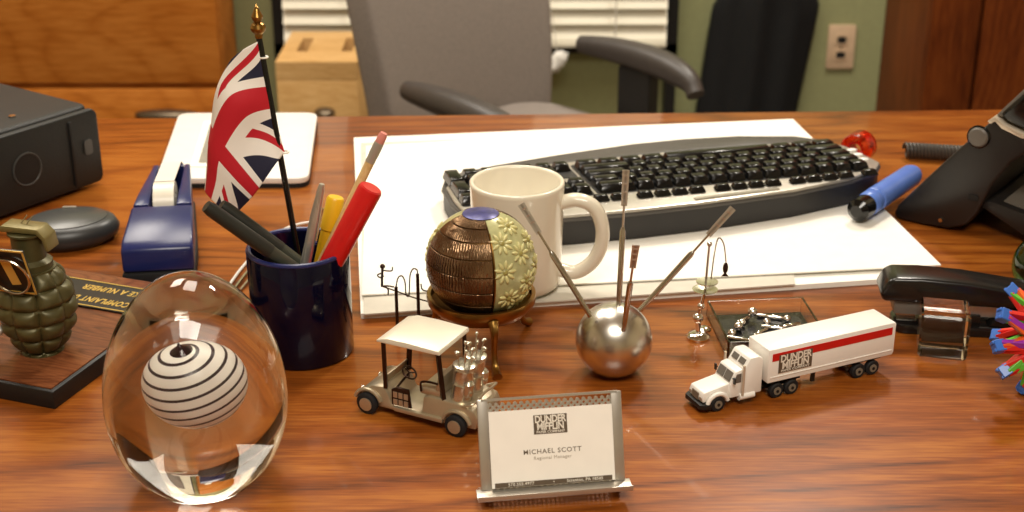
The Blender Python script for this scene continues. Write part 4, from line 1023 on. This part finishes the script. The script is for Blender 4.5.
m = MB(); m.box(((TX0 + TX1 - .002) / 2, 0, (tb0 + tb1) / 2), (TX1 - .002 - TX0, 2 * TW + .001, tb1 - tb0)); tr_ = m.build('trailer', 'truck_white', tk, bevel=.0010)
ysd = TW + .0006; tlen = TX1 - .002 - TX0
MB().box(((xr1 + xr2) / 2, 0, .0130), (.034, .016, .0042)).build('axle_frame', 'black_paint', tk)
MB().box((-.0615, 0, .0122), (.030, .014, .0058)).build('coupling', 'black_paint', tk)
for s_ in (-1, 1): MB().box((xd2 - .022, s_ * .008, .0098), (.003, .002, .0102)).build('landing_leg', 'black_paint', tk)
for s_ in (-1, 1):
    MB().box(((TX0 + TX1 - .002) / 2, s_ * ysd, tb0 + .0212), (tlen - .006, .0005, .0062)).build('red_stripe', 'truck_red', tr_)
    lg2 = MB().box((TX1 - .026, s_ * (ysd + .0003), tb0 + .0148), (.0300, .0005, .0150)).build('logo_panel', 'logo_brown', tr_)
    Mt = frame((-s_, 0, 0), (0, 0, 1), (0, s_, 0), (TX1 - .026, s_ * (ysd + .0006), tb0 + .0148))
    text('DUNDER', .0082, 'logo_light', lg2, Mt @ Matrix.Translation((0, .0040, 0)), .95, .00022, sx=.86)
    text('MIFFLIN', .0082, 'logo_light', lg2, Mt @ Matrix.Translation((0, -.0020, 0)), .95, .00022, sx=.90)
    text('PAPER COMPANY', .0026, 'logo_light', lg2, Mt @ Matrix.Translation((0, -.0061, 0)), 1.05, .00004, sx=1.2)
    MB().box(((TX0 + TX1 - .002) / 2, s_ * ysd, tb0 + .0045), (tlen - .004, .0008, .0006)).build('rail', 'truck_white', tr_)
    MB().box((TX0 - .0003, s_ * .0068, (tb0 + tb1) / 2), (.0008, .0128, tb1 - tb0 - .003)).build('rear_door', 'truck_white', tr_)

# glass cube
q0_ = G(917, 358); q1_ = G(966, 363); cS = (q1_ - q0_).length; ca = math.atan2(q1_.y - q0_.y, q1_.x - q0_.x)
cuT = MB().box((0, 0, cS / 2), (cS, cS, cS * .98)).build('glass_cube', 'cube_glass', None, (q0_ + q1_) / 2 + Vector((-math.sin(ca), math.cos(ca), 0)) * (cS / 2) + Vector((0, 0, .0006)), (0, 0, ca), bevel=.0018, seg=1, ang=10)
tag(cuT, 'clear crystal cube standing in front of the black stapler', 'cube')

# stapler
so = G(888, 331); se = G(1010, 337); sa = math.atan2(se.y - so.y, se.x - so.x)
stp = thing('stapler', 'glossy black stapler behind the crystal cube', 'stapler', so + Vector((0, .012, 0)), sa)
m = MB(); m.prismz(rrect(.004, .180, -.017, .017, .012), 0, .009); m.build('base', 'stapler_black', stp, bevel=.002)
m = MB(); m.prism([(.080, .009), (.178, .009), (.180, .028), (.165, .030), (.100, .026)], -.0145, .0145); m.build('rear_body', 'stapler_black', stp, bevel=.002)
m = MB(); m.prism([(.006, .0165), (.160, .0135), (.160, .023), (.006, .0265)], -.0085, .0085); m.build('magazine', 'brushed_steel', stp, bevel=.0008)
m = MB(); m.prism([(.030, .0085), (.075, .0085), (.075, .0175), (.030, .0175)], -.012, .012); m.build('lower_block', 'stapler_black', stp, bevel=.001)
arm = [(-.006, .0285), (-.009, .035), (-.004, .046), (.002, .0495), (.024, .0500), (.060, .0480), (.100, .0425), (.150, .0355), (.182, .0315), (.184, .0255), (.160, .0245), (.080, .0270)]
m = MB(); m.prism(arm, -.0165, .0165); m.build('arm', 'stapler_black', stp, bevel=.004, seg=3)
m = MB(); m.prism([(.004, .0165), (.030, .0160), (.030, .0285), (.004, .0285)], -.0125, .0125); m.build('nose_guard', 'phone_gray', stp, bevel=.001)
m = MB(); m.box((.016, 0, .0098), (.016, .014, .0016)); m.build('anvil', 'steel', stp)

# green glass ornament
m = MB(); gp = G(1042, 296); m.lathe([(0, 0), (.012, 0)] + [(.029 * math.sin(R(a_)), .0285 - .029 * math.cos(R(a_))) for a_ in range(26, 176, 6)] + [(0, .0575)], 40)
tag(m.build('glass_ornament', 'green_glass', None, gp), 'dark green glass ball at the right edge beyond the stapler', 'ornament')

# folding star toy of coloured bars
hcn = Vector((.4080, .975, .0)); hb_ = thing('folding_ball_toy', 'spiky ball toy of red, green and purple bars with blue joints', 'toy', hcn)
HC = Vector((0, 0, .050)); RT = .0475
tips = [(-.95, -.05, .42), (-.97, -.2, -.06), (-.86, -.25, -.48), (-.35, -.75, .55), (-.45, -.85, -.2), (-.2, .1, .98), (-.55, .65, .5), (-.7, .65, -.3), (.5, -.8, .3), (.5, .7, .5), (.95, 0, .1), (.6, .1, .8), (.3, -.6, -.75), (-.35, .1, -.92), (.55, .5, -.65), (.1, 1.0, -.1)]
cols = ['toy_red', 'toy_purple', 'toy_red', 'toy_green', 'toy_red', 'toy_orange', 'toy_green']
random.seed(4)
T_ = [Vector(t_).normalized() * RT for t_ in tips]
for i, t_ in enumerate(T_):
    dn = t_.normalized(); s1 = dn.orthogonal().normalized(); s2_ = dn.cross(s1)
    j_ = MB(); Mj = frame(s1, s2_, dn, HC + t_)
    j_.box((0, 0, 0), (.0090, .0090, .0080), M=Mj); j_.box((.0032, 0, .0036), (.0026, .006, .003), M=Mj); j_.box((-.0032, 0, .0036), (.0026, .006, .003), M=Mj)
    j_.build('joint', 'toy_blue', hb_, bevel=.0006, seg=1)
    near_ = sorted(range(len(T_)), key=lambda k: (T_[k] - t_).length)[1:4]
    for q, k in enumerate(near_):
        mid_ = (t_ + T_[k]).normalized() * RT * .42
        off = dn.cross(mid_).normalized() * .0029
        for s_ in (-1, 1):
            MB().bar(HC + t_ * .97 + off * s_, HC + mid_ + off * s_, .0052, .0040, up=dn).build('bar', cols[(i * 3 + q * 2 + (s_ > 0)) % len(cols)], hb_, bevel=.0003, seg=1)

# telephone
po = G(894, 219); ph_ = thing('desk_phone', 'black desk telephone tilted up at the right edge of the desk', 'telephone', po, R(-37))
psx = lambda P: [(x_ * .90, z_ * 1.02) for x_, z_ in P]
prof_ = [(.002, .001), (-.001, .006), (.002, .014), (.030, .047), (.060, .081), (.090, .113), (.098, .117), (.125, .108), (.135, .094), (.118, .080), (.102, .055), (.090, .024), (.080, .010), (.062, .003), (.03, .001)]
m = MB(); m.prism(psx(prof_), 0, .19); m.build('body', 'phone_black', ph_, bevel=.004, seg=3)
m = MB(); m.prism(psx([(.0885, .1150), (.0960, .1205), (.1060, .1145), (.1250, .1100), (.2, .108), (.2, .104), (.125, .1050), (.104, .1105), (.0965, .1160), (.092, .1125)]), -.0012, .185); m.build('trim', 'phone_trim', ph_, bevel=.0008)
m = MB(); m.prism(psx([(.099, .1225), (.124, .150), (.134, .158), (.22, .158), (.22, .1095), (.127, .1120), (.108, .1165)]), .002, .18); hs = m.build('handset', 'black_gloss', ph_, bevel=.004, seg=3)
m = MB(); m.prism(psx([(.0955, .1208), (.122, .1515), (.133, .161), (.138, .160), (.126, .149), (.102, .1195)]), .004, .178); m.build('handset_edge', 'phone_gray', hs, bevel=.0008)
m = MB(); m.box((.150, .05, .1645), (.06, .09, .007)); m.build('paper_label', 'paper_white', ph_)
m = MB(); m.box((.160, .04, .1715), (.04, .05, .007)); m.build('message_light', 'red_plastic', ph_, bevel=.002)
m = MB(); m.lathe([(0, 0), (.0095, 0), (.0095, .003), (.008, .0045), (0, .0050)], 28, Matrix.Translation((.0735, 0.0005, .1005)) @ Matrix.Rotation(R(90), 4, 'X')); bt = m.build('round_button', 'phone_gray', ph_)
m = MB(); m.torus(None, .0102, .0012, 28, 6, Matrix.Translation((.0735, -.0004, .1005)) @ Matrix.Rotation(R(90), 4, 'X')); m.build('button_ring', 'black_gloss', ph_)
m = MB(); m.box((.076, -.0006, .040), (.009, .002, .005)); m.build('jack', 'dark_hole', ph_)
m = MB(); m.cyl((.047, .0005, .010), (.047, -.0012, .010), .002); m.build('screw', 'steel', ph_)
m = MB(); m.prism([(.075, .030), (.088, .036), (.24, .010), (.24, .001), (.14, .001)], .012, .18); m.build('stand', 'phone_black', ph_, bevel=.002)
m = MB(); m.prism([(.099, .0350), (.24, .0110), (.24, .0125), (.0995, .0368)], .020, .17); m.build('stand_panel', 'phone_gray', ph_)

# coiled cord
ca0 = G(905, 150, .0098); ca1 = G(975, 154, .0098)
tag(MB().tube([ca0.lerp(ca1, k / 400) + Vector((0, math.cos(k * 2 * math.pi / 20) * .0072, math.sin(k * 2 * math.pi / 20) * .0072)) for k in range(401)], .0019, 6).build('coiled_cord', 'cord_grey', None), 'grey coiled handset cord behind the telephone', 'cord')

# blue bottle-like marker
b0_ = G(857, 221, .0122); b1_ = G(933, 170, .0122); 
bm_ = thing('blue_marker', 'fat blue marker with a black cap lying by the telephone', 'marker', Vector((b0_.x, b0_.y, .0104)))
dd_ = Vector((b1_.x - b0_.x, b1_.y - b0_.y, 0)); dd_ = dd_.normalized() * .130
bz = Vector((0, 0, .0128))
MB().rod(bz, bz + dd_, [(.13, .0100), (.15, .0118), (.24, .0122), (.25, .0114), (.28, .0114), (.29, .0124), (.95, .0118), (1, .010)], 28).build('barrel', 'blue_pale', bm_)
MB().rod(bz, bz + dd_, [(-.04, 0), (-.035, .006), (0, .0112), (.11, .0118), (.145, .0108)], 28).build('cap', 'black_gloss', bm_)

# red tape ring
rg_ = thing('red_ring', 'translucent red plastic roll beyond the right end of the keyboard', 'roll', G(857, 162), R(-35))
Mr = Matrix.Translation((0, 0, .0170)) @ Matrix.Diagonal((.765, 1, .765, 1)) @ Matrix.Rotation(R(90), 4, 'X')
MB().lathe([(.0125, -.012), (.021, -.012), (.0222, -.0105), (.0222, .0105), (.021, .012), (.0125, .012), (.0125, -.012)], 48, Mr).build('outer_roll', 'red_glass', rg_)
MB().lathe([(.0095, -.0105), (.0122, -.0105), (.0122, .0105), (.0095, .0105), (.0095, -.0105)], 36, Mr).build('core', 'red_plastic', rg_)
